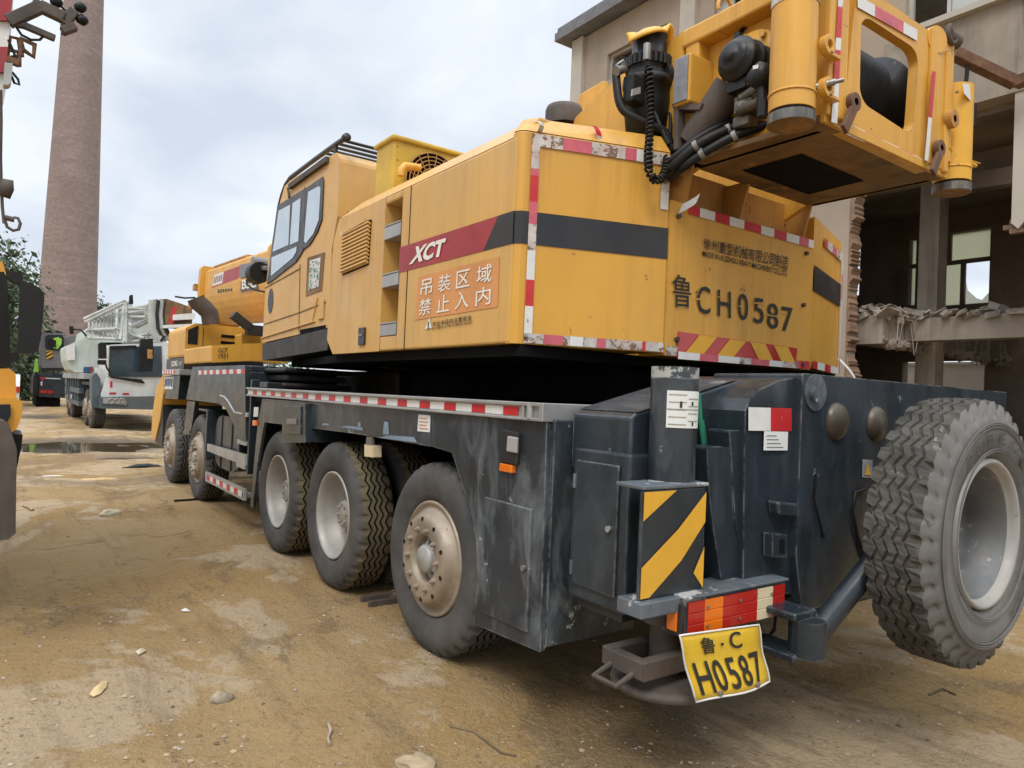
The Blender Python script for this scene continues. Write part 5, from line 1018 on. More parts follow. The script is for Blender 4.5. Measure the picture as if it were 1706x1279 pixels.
# ================================================================ ground
def gmat():
    m = bpy.data.materials.new('dirt'); m.use_nodes = True; t = m.node_tree; n = t.nodes; l = t.links.new; b = n['Principled BSDF']
    b.inputs['Specular IOR Level'].default_value = .25
    geo = n.new('ShaderNodeNewGeometry'); P = geo.outputs['Position']
    def nz(s, d=6, r=.6, mp=None, dist=0.):
        x = n.new('ShaderNodeTexNoise'); x.inputs['Scale'].default_value = s; x.inputs['Detail'].default_value = d; x.inputs['Roughness'].default_value = r; x.inputs['Distortion'].default_value = dist
        if mp:
            q = n.new('ShaderNodeMapping'); q.inputs['Scale'].default_value = mp[:3]; q.inputs['Rotation'].default_value = (0, 0, mp[3]); l(P, q.inputs[0]); l(q.outputs[0], x.inputs['Vector'])
        else: l(P, x.inputs['Vector'])
        return x.outputs['Fac']
    def rg(v, a, c, o0=0., o1=1.):
        r = n.new('ShaderNodeMapRange'); r.inputs[1].default_value = a; r.inputs[2].default_value = c; r.inputs[3].default_value = o0; r.inputs[4].default_value = o1; l(v, r.inputs[0]); return r.outputs[0]
    def mx(f, a, c):
        q = n.new('ShaderNodeMix'); q.data_type = 'RGBA'; l(f, q.inputs[0])
        for i, v in ((6, a), (7, c)):
            if isinstance(v, tuple): q.inputs[i].default_value = (*v, 1)
            else: l(v, q.inputs[i])
        return q.outputs[2]
    c = mx(rg(nz(.55, 5, .6, None, .6), .38, .64), (.335, .21, .080), (.42, .29, .145))           # ochre and paler earth
    c = mx(rg(nz(.42, 9, .66, None, .5), .515, .535, 0, .9), c, (.47, .355, .225))                     # worn, compacted patches
    c = mx(rg(nz(.33, 9, .7, (1, 1, 1, .4), .5), .53, .56, 0, .55), c, (.15, .10, .055))           # damp dark soil
    c = mx(rg(nz(1., 6, .7, (.5, 3.2, 1, .0)), .52, .70, 0, .6), c, (.14, .09, .045))               # tracks along the trucks
    c = mx(rg(nz(22, 3, .7), .55, .72, 0, .5), c, (.13, .09, .05))
    c = mx(rg(nz(45, 4, .8), .52, .60, 0, .5), c, (.42, .32, .20)); c = mx(rg(nz(30, 5, .8), .60, .66, 0, .7), c, (.085, .06, .035))
    v2 = n.new('ShaderNodeTexVoronoi'); v2.feature = 'DISTANCE_TO_EDGE'; v2.inputs['Scale'].default_value = .55; wn = n.new('ShaderNodeTexNoise'); wn.inputs['Scale'].default_value = 1.2; wn.inputs['Detail'].default_value = 6; l(P, wn.inputs['Vector']); va = n.new('ShaderNodeVectorMath'); va.operation = 'MULTIPLY_ADD'; l(wn.outputs['Color'], va.inputs[0]); va.inputs[1].default_value = (1.6, 1.6, 0); l(P, va.inputs[2]); l(va.outputs[0], v2.inputs['Vector'])
    ck = n.new('ShaderNodeMath'); ck.operation = 'MULTIPLY'; l(rg(v2.outputs['Distance'], .004, .018, .55, 0), ck.inputs[0]); l(rg(nz(.6, 3), .48, .62), ck.inputs[1]); crk = ck.outputs[0]
    c = mx(crk, c, (.10, .07, .04))
    vo = n.new('ShaderNodeTexVoronoi'); vo.inputs['Scale'].default_value = 26; l(P, vo.inputs['Vector'])
    c = mx(rg(vo.outputs['Distance'], .10, .16, .75, 0), c, (.42, .35, .25)) if False else c
    at = n.new('ShaderNodeAttribute'); at.attribute_name = 'wet'
    c = mx(at.outputs['Fac'], c, (.10, .075, .045)); l(c, b.inputs['Base Color'])
    l(rg(at.outputs['Fac'], 0, 1, .95, .35), b.inputs['Roughness'])
    h1 = nz(9, 8, .7); h2 = nz(60, 4, .7); ad = n.new('ShaderNodeMath'); ad.operation = 'MULTIPLY_ADD'; l(h2, ad.inputs[0]); ad.inputs[1].default_value = .35; l(h1, ad.inputs[2])
    bp = n.new('ShaderNodeBump'); bp.inputs['Strength'].default_value = 1.; bp.inputs['Distance'].default_value = .055; l(ad.outputs[0], bp.inputs['Height']); l(bp.outputs[0], b.inputs['Normal'])
    return m
MT['dirt'] = gmat()
PUD = [(PZ(160, 737), 3.6, 1.35, .18), (PZ(90, 744), 1.6, .5, .1), (PZ(215, 757), .9, .3, .0), (PZ(60, 690), 2.0, 1.0, .0)]
def pud(x, y):
    v = 0
    for c, a, b_, r_ in PUD:
        u, w_ = x-c.x, y-c.y; d = math.hypot(u/(b_*1.4), w_/(a*.62)); d += .35*noise.noise(Vector((x*.8, y*.8, 3.)))
        v = max(v, max(0., min(1., (1.25-d)*1.6)))
    return v
def gh(x, y):
    d = math.hypot(x+3, y-3)
    h = .05*noise.noise(Vector((x*.35, y*.35, 0)))+.028*noise.noise(Vector((x*1.1, y*1.1, 5)))+.012*noise.noise(Vector((x*3.3, y*3.3, 9)))+.006*noise.noise(Vector((x*8, y*8, 2)))
    under = max(0, 1-max(0, abs(y-.2)-1.6)/.8) if -.8 < x < 9 else 0
    h = h*(1-.85*under)-.02*(1-under)
    for yc, sgn in ((2.5, 1), (4.15, -1), (5.0, 1)):
        dy = y-(yc+.25*math.sin(x*.22+yc)); g = math.exp(-(dy/.19)**2)
        if g > .02: h -= g*(.034+.012*math.sin((x+abs(dy)*sgn*.8)*26))*min(1, .25+.75*abs(noise.noise(Vector((x*.25, yc, 1)))+.25))
    return h-.10*pud(x, y)-.0
def axis(lo, hi, near0, near1, fine, coarse):
    v = []; x = lo
    while x < hi:
        v.append(x); d = 0 if near0 <= x <= near1 else min(abs(x-near0), abs(x-near1)); x += fine+d*coarse
    return v+[hi]
gx = axis(-60, 900, -4.2, 9, .055, .09); gy = axis(-400, 400, -4.5, 6.5, .055, .09)
vs = [(x, y, gh(x, y)) for x in gx for y in gy]; ny = len(gy)
mb = MB(); mb.add(vs, [(i*ny+j, (i+1)*ny+j, (i+1)*ny+j+1, i*ny+j+1) for i in range(len(gx)-1) for j in range(ny-1)], 0, True)
ground = mb.build('ground', 'dirt'); tag(ground, 'bare ochre dirt yard with worn pale patches and tyre tracks', 'ground', kind='structure')
at = ground.data.attributes.new('wet', 'FLOAT', 'POINT'); at.data.foreach_set('value', [min(1, 1.3*pud(x, y)) for x in gx for y in gy])
MT['water'] = mat('water', (.075, .055, .032), .08, var=.1, spec=.6); MT['water'].node_tree.nodes['Principled BSDF'].inputs['Roughness'].default_value = .03
for l_ in list(MT['water'].node_tree.links):
    if l_.to_socket.name == 'Roughness': MT['water'].node_tree.links.remove(l_)
mb = MB(); c = PUD[0][0]; mb.add([(c.x+6*math.cos(t), c.y+6*math.sin(t), -.085) for t in np.linspace(0, 2*math.pi, 40, endpoint=False)], [tuple(range(40))])
pw = mb.build('puddle_water', 'water'); tag(pw, 'shallow brown puddle on the dirt before the white crane', 'puddle', kind='structure')
# loose stones
mb = MB(); r3 = random.Random(11)
ico = [(0, 0, 1), (.9, 0, .25), (.28, .85, .3), (-.72, .52, .25), (-.72, -.52, .3), (.28, -.85, .25), (0, 0, -.6)]; icf = [(0, 1, 2), (0, 2, 3), (0, 3, 4), (0, 4, 5), (0, 5, 1), (6, 2, 1), (6, 3, 2), (6, 4, 3), (6, 5, 4), (6, 1, 5)]
for k in range(3600):
    px = r3.uniform(-60, 1760); py = 715+575*r3.random()**1.3; p = PZ(px, py)
    if p.x > 26 or p.y > 8 or p.y < -7: continue
    cl = noise.noise(Vector((p.x*.7, p.y*.7, 4.)))
    if cl < -.08 and r3.random() < .75: continue
    s = r3.choice((.004, .004, .005, .006, .008, .012))*r3.uniform(.7, 1.5); a = r3.random()*6.28
    zb = gh(p.x, p.y); mb.add([(p.x+s*(math.cos(a)*x-math.sin(a)*y)*r3.uniform(.8, 1.3), p.y+s*(math.sin(a)*x+math.cos(a)*y)*r3.uniform(.8, 1.3), zb+s*z*.6) for x, y, z in ico], icf, r3.choice((0, 0, 1, 2)))
MT['stone_dark'] = mat('stone_dark', (.15, .105, .06), .95, var=.4, vs=9); MT['stone_pale'] = mat('stone_pale', (.36, .27, .165), .95, var=.3, vs=9)
tag(mb.build('pebbles', ['stone', 'stone_dark', 'stone_pale']), 'small loose stones and crumbs of earth scattered over the dirt', 'pebbles', kind='stuff')
def on(px, py, dz=0.): p = PZ(px, py); p = PZ(px, py, gh(p.x, p.y)); p.z = gh(p.x, p.y)+dz; return p
def lump(name, m, px, py, sx, sy, sz, rot, label, cat, seed):
    mb = MB(); c = on(px, py); vs = []; r_ = random.Random(seed); n_, k_ = 14, 8
    for i in range(k_):
        for j in range(n_):
            t = 2*math.pi*j/n_; ph = math.pi/2*i/(k_-1); q = Vector((math.cos(ph)*math.cos(t), math.cos(ph)*math.sin(t), math.sin(ph))); q *= 1+.45*noise.noise(q*2.2+Vector((seed, 0, 0)))
            vs.append(c+Vector((sx*q.x*math.cos(rot)-sy*q.y*math.sin(rot), sx*q.x*math.sin(rot)+sy*q.y*math.cos(rot), sz*q.z-.004)))
    mb.add(vs, [(i*n_+j, i*n_+(j+1) % n_, (i+1)*n_+(j+1) % n_, (i+1)*n_+j) for i in range(k_-1) for j in range(n_)], 0, True); tag(mb.build(name, m), label, cat)
lump('crumpled_cloth', 'beige_cloth', 184, 858, .07, .13, .07, .5, 'crumpled beige cloth lying on the dirt left of the front wheels', 'cloth', 3)
lump('plastic_sheet', 'plastic_black', 240, 778, .13, .30, .05, .1, 'black plastic scrap on the ground in front of the foremost wheel', 'scrap', 5)
lump('mud_lump', 'stone', 368, 1168, .06, .045, .04, .7, 'dark twisted clump of mud on the open dirt', 'clod', 8)
lump('paper_scrap', 'tape_white', 80, 793, .06, .22, .012, .15, 'flat white paper scrap lying on the dirt near the left truck', 'paper', 9)
lump('cardboard_scrap', 'dry_leaf', 165, 798, .06, .26, .03, .2, 'long torn strip of tan cardboard lying past the puddle', 'cardboard', 12)
lump('flat_stone', 'stone_pale', 695, 1272, .09, .07, .03, .4, 'flat pale stone half buried at the bottom edge of the yard', 'stone', 14)
def leaf(name, m, pts, label, cat, thick=.006, lift=.02):
    P = [on(*p) for p in pts]; mb = MB(); c = sum(P, Vector())/len(P); mb.add([p+Vector((0, 0, .004)) for p in P]+[c+Vector((0, 0, lift))], [(i, (i+1) % len(P), len(P)) for i in range(len(P))]); tag(mb.build(name, m, solidify=thick), label, cat)
leaf('fallen_leaf', 'dry_leaf', [(149, 1159), (158, 1148), (170, 1138), (178, 1136), (176, 1147), (167, 1158), (156, 1163)], 'single dry tan leaf lying on the dirt in the foreground', 'leaf')
leaf('wood_chip', 'beige_cloth', [(226, 1088), (238, 1083), (243, 1086), (231, 1093)], 'small pale wood chip on the dark gravel patch', 'wood chip')
leaf('paper_bit', 'paper', [(302, 1020), (312, 1017), (316, 1020), (305, 1024)], 'tiny white paper bit lying on the grey gravel patch', 'paper')
def stick(name, m, pts, r_, label):
    mb = MB(); mb.tube([on(*p, dz=r_) for p in pts], r_, 6); tag(mb.build(name, m), label, 'stick')
stick('stick', 'stone', [(547, 1208), (551, 1222), (546, 1234), (549, 1243)], .008, 'short crooked pale stick standing out on the foreground dirt')
stick('stick', 'wood', [(38, 844), (46, 848), (55, 852)], .015, 'thin straight stick by the rusty buffer of the left truck')
stick('stick', 'plastic_black', [(290, 836), (318, 834), (338, 832)], .014, 'dark thin rod lying beside the second front wheel')
stick('twig', 'stone_dark', [(740, 1209), (790, 1222), (820, 1245), (836, 1258), (860, 1262)], .005, 'long thin curved twig below the rear wheel')
stick('twig', 'stone_dark', [(1548, 1157), (1570, 1149), (1592, 1158)], .006, 'short arched twig on the ground under the spare wheel')
mb = MB(); c = on(634, 1003); mb.box(c+Vector((-.08, -.12, -.02)), c+Vector((-.05, .12, .04))); mb.box(c+Vector((.05, -.12, -.02)), c+Vector((.08, .12, .04))); mb.box(c+Vector((-.05, -.12, -.02)), c+Vector((.05, -.09, .03))); tag(mb.build('steel_bracket', 'rust_dark', bevel=.004), 'small rusty steel bracket on the ground before the rearmost wheel', 'bracket')
# ================================================================ tall brick chimney
cb_ = PZ(110, 640); dirc = (Vector((cb_.x, cb_.y, 0))-Vector((CP.x, CP.y, 0))).normalized(); dr_ = ray(110, 560); dr_.z = 0; dr_.normalize()
cc = Vector((CP.x, CP.y, 0))+dr_*70
def width_at(py, w_px):
    d = (cc-CP).dot(fw); return w_px/2*d/FPX
z540, z0_ = ZAT(cc.x, cc.y, 540), ZAT(cc.x, cc.y, 10); r540, r0_ = width_at(540, 86), width_at(10, 61)*1.0
sl = (r540-r0_)/(z0_-z540); zt = z0_+14
ch = thing('brick_chimney', cc, 'tall tapering pale red brick factory chimney behind the grey crane', 'chimney')
mb = MB(); prof = []
for k in range(41): z = zt*k/40; prof.append((z, r540+sl*(z540-z)))
mb.lathe(prof, cc, (0, 0, 1), 64); mb.build('shaft', 'brick', ch)
mb = MB(); mb.lathe([(zt, prof[-1][1]), (zt+.1, prof[-1][1]+.3), (zt+1.2, prof[-1][1]+.35), (zt+1.2, 0)], cc, (0, 0, 1), 64); mb.build('crown', 'brick', ch)
# ================================================================ trees
def foliage(mb, c, rad_, n_, s, seed, flat=1.):
    r_ = random.Random(seed); cl = [(Vector((r_.gauss(0, .42)*rad_.x, r_.gauss(0, .42)*rad_.y, r_.gauss(0, .42)*rad_.z)), r_.uniform(.16, .34)) for _ in range(26)]
    for i in range(n_):
        k, q = r_.choice(cl); p = c+k+Vector((r_.gauss(0, q)*rad_.x, r_.gauss(0, q)*rad_.y, r_.gauss(0, q)*rad_.z*.8)); a = Vector((r_.gauss(0, 1), r_.gauss(0, 1), r_.gauss(0, 1))).normalized(); b = a.orthogonal().normalized(); d = a.cross(b); z = s*r_.uniform(.5, 1.3)
        mb.add([p-b*z, p+d*z*.5, p+b*z, p-d*z*.5], [(0, 1, 2, 3)], 0)
def tree(px, dist, h, rx, m, label, seed, n_=5200, s=.17, cat='tree', group=None, base=.45):
    d = ray(px, 620); d.z = 0; d.normalize(); p = Vector((CP.x, CP.y, 0))+d*dist; r_ = random.Random(seed)
    t = thing('leafy_tree', p, label, cat, group); mb = MB(); top = p+Vector((0, 0, h*.8)); mb.cyl(p-Vector((0, 0, .3)), p+Vector((.1, 0, h*.5)), .16*h/7, .10*h/7, 10)
    for k in range(7): a = r_.random()*6.28; q = p+Vector((0, 0, h*(.3+.05*k))); mb.cyl(q, q+Vector((rx*.7*math.cos(a), rx*.7*math.sin(a), h*.3)), .05*h/7, .015*h/7, 6)
    mb.build('trunk', 'bark', t); mb = MB(); foliage(mb, p+Vector((0, 0, h*(1+base)/2)), Vector((rx, rx, h*(1-base)/2)), n_, s, seed); mb.build('crown', m, t)
tree(12, 46, 8.9, 1.5, 'leaf_pale', 'tall pale leafy tree rising behind the black truck mirror', 1, 3600, .13, base=.2)
tree(-60, 40, 7.0, 2.2, 'leaf', 'darker leafy tree at the far left behind the truck cab', 2)
tree(48, 60, 3.9, 1.7, 'leaf', 'low bushy green tree between the left truck and grey crane', 4, base=.05)
tree(20, 52, 3.0, 1.7, 'leaf', 'rounded green bush behind the white car', 6, base=.0, cat='bush')
tree(160, 90, 9.2, 1.1, 'leaf', 'small dark tree crown peeping out right of the chimney', 5, base=.55)
mb = MB(); r_ = random.Random(5)
for k in range(24): a = ray(-220+k*30, 622); a.z = 0; a.normalize(); p = Vector((CP.x, CP.y, 0))+a*r_.uniform(120, 150); foliage(mb, p+Vector((0, 0, 2.2)), Vector((5, 5, 3)), 900, .5, 30+k)
tag(mb.build('treeline', 'leaf'), 'far green belt of trees and scrub beyond the yard', 'trees', kind='stuff')
# ================================================================ derelict building on the right
FY = -9.0; B = lambda px, py, y=FY: PY(px, py, y)
bld = thing('derelict_building', (5, FY, 0), 'half demolished concrete factory building with a hole torn in its wall', 'building')
cor = B(953, 185); xL = cor.x; zE = B(950, 62).z
hl = B(1414, 400).x; hr = B(1688, 260).x; hz = (B(1640, 168).z); slabz = B(1420, 505).z
TH = -.35
mb = MB()
# upper wall, pierced by windows: (x0, x1, z0, z1)
wins = []
w1 = (B(1110, 60).x, B(1012, 100).x, B(1010, 135).z, B(1012, 92).z+.02); wins.append(w1)
bx0, bx1 = B(1620, 10).x-.9, B(1508, 40).x; wz0 = B(1535, 42).z
wins.append((bx0, bx1, wz0, wz0+2.4))
wins.append((B(1240, 20).x, B(1190, 20).x, w1[2], w1[3]))
def wall_with_holes(mb, x0, x1, z0, z1, holes, y, th, mi=0):
    xs = sorted({x0, x1, *[v for h in holes for v in h[:2]]}); zs = sorted({z0, z1, *[v for h in holes for v in h[2:]]})
    xs = [v for v in xs if x0 <= v <= x1]; zs = [v for v in zs if z0 <= v <= z1]
    for i in range(len(xs)-1):
        for k in range(len(zs)-1):
            cx_, cz_ = (xs[i]+xs[i+1])/2, (zs[k]+zs[k+1])/2
            if any(h[0] < cx_ < h[1] and h[2] < cz_ < h[3] for h in holes): continue
            mb.box((xs[i], y, zs[k]), (xs[i+1], y+th, zs[k+1]), mi)
wall_with_holes(mb, -3.5, xL, hz, zE-.25, wins, FY, TH)
mb.build('upper_wall', 'concrete', bld)
mb = MB(); mb.box((hl, FY, -.2), (xL, FY+TH, hz-.002)); mb.build('lower_wall', 'concrete', bld)
mb = MB(); mb.box((-3.5, FY+.004, hz), (B(1535, 42).x+.6, FY+.02, wz0-.12)); mb.build('stained_band', 'concrete_grey', bld)
mb = MB()
for x in (xL-.25, B(1150, 40).x): mb.box((x-.22, FY, .0), (x+.22, FY+.12, zE-.26))
mb.build('pilaster', 'plaster', bld)
mb = MB(); mb.box((-3.6, FY+.45, zE-.22), (xL+.35, FY-14, zE)); mb.box((-3.6, FY+.40, zE+.004), (xL+.30, FY-.6, zE+.14)); mb.build('roof', 'roof_edge', bld)
mb = MB(); mb.box((xL-.002, FY+TH, -.2), (xL-.36, FY-14, zE-.26)); mb.build('end_wall', 'concrete', bld)
for k, (x0, x1, z0, z1) in enumerate(wins):
    mb = MB(); wd, hh = x1-x0, z1-z0; t_ = .06
    mb.box((x0, FY-.12, z0), (x1, FY-.18, z0+t_)); mb.box((x0, FY-.12, z1-t_), (x1, FY-.18, z1))
    mb.box((x0, FY-.12, z0+t_), (x0+t_, FY-.18, z1-t_)); mb.box((x1-t_, FY-.12, z0+t_), (x1, FY-.18, z1-t_))
    n_ = 2 if k != 1 else 3
    for q in range(1, n_): mb.box((x0+wd*q/n_-.03, FY-.125, z0+t_), (x0+wd*q/n_+.03, FY-.175, z1-t_))
    wo = mb.build('window', 'window_frame', bld)
    mb = MB()
    for q in range(n_):
        if (k, q) in ((0, 1), (1, 2), (2, 0)): continue
        a0, a1 = x0+wd*q/n_+.04, x0+wd*(q+1)/n_-.04; mb.box((a0, FY-.145, z0+t_), (a1, FY-.15, z1-t_))
    if len(mb.v): mb.build('pane', 'frosted', wo) if 'frosted' in MT else mb.build('pane', 'glass', wo)
    if k == 0:
        mb = MB(); mb.add([(x1-.1, FY-.146, z0+t_), (x1-.5, FY-.146, z0+t_), (x1-.3, FY-.146, z0+.3), (x1-.1, FY-.146, z0+.25)], [(0, 1, 2, 3)]); mb.build('broken_pane', 'glass', wo, solidify=.004)
MT['frosted'] = mat('frosted', (.42, .43, .40), .3, var=.1)
for o in bpy.data.objects:
    if o.name.startswith('pane') and o.parent and o.parent.name.startswith('window') and o.parent.parent == bld: o.data.materials[0] = MT['frosted']
# window sill under the big window
mb = MB(); mb.box((bx0-.1, FY+.003, wz0-.13), (bx1+.1, FY+.14, wz0-.03)); mb.build('sill', 'plaster', bld)
# jagged brick edge left of the hole
mb = MB(); r_ = random.Random(8); z = .0
pts = []
while z < hz-.1:
    a_ = hl-.05-.05*math.sin(z*1.3)-.12*noise.noise(Vector((z*2.2, 3, 0)))-r_.uniform(0, .05); pts += [(a_, z), (a_+r_.uniform(-.05, .05), z+.04)]; z += r_.uniform(.045, .11)
pts.append((hl-.1, hz-.003)); poly = [Vector((hl+.02, FY-.02, 0))]+[Vector((a, FY-.02, b)) for a, b in pts]+[Vector((hl+.02, FY-.02, hz-.003))]; mb.prism(poly, (0, TH*.9, 0)); mb.build('broken_edge', 'brick_edge', bld)
# right: wall pier broken off half-way
zb = B(1690, 370).z; mb = MB(); lo = [Vector((hr, FY, hz-.003)), Vector((hr, FY, zb+.3))]
x = hr; r_ = random.Random(4)
while x > -3.4: lo.append(Vector((x, FY, zb-r_.uniform(-.1, .35)-.25*math.sin((hr-x)*1.2)))); x -= r_.uniform(.08, .2)
lo += [Vector((-3.5, FY, zb-.5)), Vector((-3.5, FY, hz-.003))]; mb.prism(lo, (0, TH, 0)); mb.build('broken_pier', 'plaster', bld)
mb = MB(); r_ = random.Random(14)
for p in lo[2:-2]:
    for k in range(2): c = p+Vector((r_.uniform(-.08, .08), -.18+r_.uniform(-.12, .15), r_.uniform(-.05, .08))); mb.box(c-Vector((.1, .06, .035)), c+Vector((.1, .06, .035)))
mb.build('brick_stub', 'brick_edge', bld)
# interior: back wall with windows, side walls, slabs, columns
IYb = -15.0
bw = lambda px, py: PY(px, py, IYb)
hw_ = [(bw(1650, 400).x, bw(1567, 400).x, bw(1600, 507).z, bw(1600, 386).z), (bw(1527, 400).x, bw(1515, 400).x, bw(1520, 508).z, bw(1520, 398).z), (bw(1434, 400).x, bw(1408, 400).x, bw(1425, 492).z, bw(1425, 408).z),
       (bw(1640, 620).x, bw(1562, 620).x, bw(1600, 655).z, bw(1600, 600).z), (bw(1527, 620).x, bw(1503, 620).x, bw(1510, 655).z, bw(1510, 602).z)]
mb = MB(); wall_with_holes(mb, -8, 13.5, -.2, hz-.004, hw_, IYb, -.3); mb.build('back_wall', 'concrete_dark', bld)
for k, (x0, x1, z0, z1) in enumerate(hw_[:2]):
    mb = MB(); mz = z0+(z1-z0)*.60; wd = x1-x0
    mb.box((x0, IYb-.1, mz-.05), (x1, IYb-.18, mz+.05))
    if k == 0: mb.box((x0+wd*.56-.05, IYb-.1, z0), (x0+wd*.56+.05, IYb-.18, mz-.051)); mb.box((x0+wd*.86-.05, IYb-.1, mz+.051), (x0+wd*.86+.05, IYb-.18, z1))
    wo = mb.build('window', 'concrete_dark', bld)
    mb = MB()
    if k == 0:
        mb.box((x0, IYb-.2, mz), (x1, IYb-.21, z1)); mb.box((x0+wd*.56, IYb-.2, z0), (x1, IYb-.21, mz))
        mb.add([(x0, IYb-.2, z0), (x0+wd*.56, IYb-.2, z0), (x0+wd*.56, IYb-.2, mz-.3), (x0+wd*.48, IYb-.2, mz-.7), (x0+wd*.3, IYb-.2, z0+.15), (x0+wd*.2, IYb-.2, z0+.1), (x0, IYb-.2, z0+.35)], [(0, 1, 2, 3, 4, 5, 6)])
    else: mb.box((x0, IYb-.2, z0), (x1, IYb-.21, z1))
    mb.build('pane', 'lit_glass', wo) if 'lit_glass' in MT else mb.build('pane', 'frosted', wo)
# diffusing panes let the outside daylight through
m = bpy.data.materials.new('milky_pane'); m.use_nodes = True; t = m.node_tree; b = t.nodes['Principled BSDF']; tl_ = t.nodes.new('ShaderNodeBsdfTranslucent'); tl_.inputs[0].default_value = (.86, .88, .74, 1); t.links.new(tl_.outputs[0], t.nodes['Material Output'].inputs[0]); MT['milky_pane'] = m
for o in bpy.data.objects:
    if o.name.startswith('pane') and o.parent and o.parent.parent == bld and o.matrix_world.translation.y+0 < 99 and o.data.vertices and (o.data.vertices[0].co.y+FY) < -14: o.data.materials[0] = MT['milky_pane']
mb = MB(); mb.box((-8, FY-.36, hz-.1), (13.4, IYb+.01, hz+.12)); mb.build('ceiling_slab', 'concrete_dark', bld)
mb = MB(); mb.box((8.0, FY-.36, -.2), (8.3, IYb+.01, hz-.11)); mb.box((-7.9, FY-.36, -.2), (-7.6, IYb+.01, hz-.11)); mb.build('side_wall', 'interior_dark', bld)
# floor slab left over in strips, with rubble on its torn edge
s0 = B(1420, 570).z
mb = MB(); xS = B(1420, 540).x; mb.box((xS-.35, FY-.4, s0), (xS+.15, IYb+.02, slabz-.18)); mb.box((xS+.16, FY-.4, slabz-.35), (7.99, IYb+.02, slabz-.19)); mb.box((-7.5, FY-1.2, s0+.1), (xS-.36, FY-1.6, slabz-.2)); mb.build('floor_beam', 'concrete_grey', bld)
mb = MB(); r_ = random.Random(21)
def chunk(c, sx, sy, sz):
    m_ = Matrix.Rotation(r_.random()*6.28, 3, 'Z') @ Matrix.Rotation(r_.uniform(-.7, .7), 3, 'X') @ Matrix.Rotation(r_.uniform(-.7, .7), 3, 'Y')
    vs = [c+m_ @ Vector((sx*x*r_.uniform(.5, 1.1), sy*y*r_.uniform(.5, 1.1), sz*z*r_.uniform(.5, 1.1))) for z in (-1, 1) for x, y in ((-1, -1), (1, -1), (1, 1), (-1, 1))]
    mb.add(vs, [(0, 3, 2, 1), (4, 5, 6, 7), (0, 1, 5, 4), (1, 2, 6, 5), (2, 3, 7, 6), (3, 0, 4, 7)])
for k in range(520):
    f_ = r_.random(); s = r_.choice((.03, .05, .08, .13, .2))*r_.uniform(.7, 1.3)
    chunk(Vector((xS+r_.uniform(-.45, .5), FY-.4+(IYb-FY+.4)*f_, slabz-.19+abs(r_.gauss(0, .07))+.05*noise.noise(Vector((f_*9, 0, 0))))), s*r_.uniform(.8, 1.8), s, s*r_.uniform(.15, .5))
for k in range(260):
    s = r_.choice((.03, .05, .08, .13))*r_.uniform(.7, 1.3); chunk(Vector((r_.uniform(-6, xS), FY-1.4+r_.uniform(-.28, .32), slabz-.2+abs(r_.gauss(0, .06)))), s*r_.uniform(.8, 1.8), s, s*r_.uniform(.15, .5))
for k in range(160):      # ragged lower and outer edges of the broken beam
    f_ = r_.random(); s = r_.uniform(.04, .11); chunk(Vector((xS-.36+r_.uniform(-.04, .04), FY-.4+(IYb-FY+.4)*f_, r_.choice((s0, slabz-.2))+r_.uniform(-.05, .08))), s, s, s*.7)
for k in range(26): c = Vector((xS-.36, FY-.4+(IYb-FY+.4)*r_.random(), slabz-.2)); mb.tube([c, c+Vector((-.1-.2*r_.random(), r_.uniform(-.1, .1), -.05)), c+Vector((-.2, r_.uniform(-.2, .2), -.3-.5*r_.random()))], .01, 4)
rub = mb.build('rubble', 'concrete_grey', bld); rub['kind'] = 'stuff'
IYc = -11.0; cxx = [(PY(1529, 450, IYc).x, PY(1562, 450, IYc).x)]
mb = MB(); xa_, xb_ = cxx[0][1], cxx[0][0]; mb.box((xa_, IYc, -.2), (xb_, IYc-.4, hz-.11)); mb.build('column', 'concrete_grey', bld, bevel=.015)
mb = MB(); mb.box((-7.5, IYc-.05, hz-.55), (7.99, IYc-.35, hz-.11)); mb.bar((xa_+.2, IYc-.2, hz-.6), (-3, FY-.5, hz-1.35), .3, .3); mb.build('ceiling_beam', 'concrete_dark', bld)
mb = MB(); mb.box((-7.5, FY-3.5, -.1), (8, FY-.4, .05)); mb.build('rubble_floor', 'interior_dark', bld)
# bent rusty canopy frame in front of the facade
a, b = PY(1588, 88, FY+1.2), PY(1692, 138, FY+.25); mb = MB(); mb.bar(a, b, .16, .16); mb.bar(b, PY(1720, 128, FY+.3), .2, .16); tag(mb.build('canopy_beam', 'rust', bevel=.01), 'rusty steel canopy beam sticking out of the derelict building wall', 'beam')
mb = MB(); c = PY(1612, 110, FY+1.0); mb.tube([c, c+Vector((.02, 0, -.35)), c+Vector((-.03, 0, -.5)), c+Vector((0, 0, -.75))], .03, 6); mb.tube([c+Vector((-.1, 0, -.6)), c+Vector((-.1, 0, -.95))], .045, 6); tag(mb.build('hanging_cable', 'hose'), 'frayed cable hanging from the rusty canopy beam', 'cable')

# pale yard wall behind the building, seen through its lower windows
mb = MB(); mb.box((-14, -26, -.2), (22, -26.3, 3.4)); mb.box((-14, -25.95, 3.4), (22, -26.35, 3.5)); tag(mb.build('yard_wall', 'plaster'), 'low pale plastered yard wall seen through the lower openings of the derelict building', 'wall')
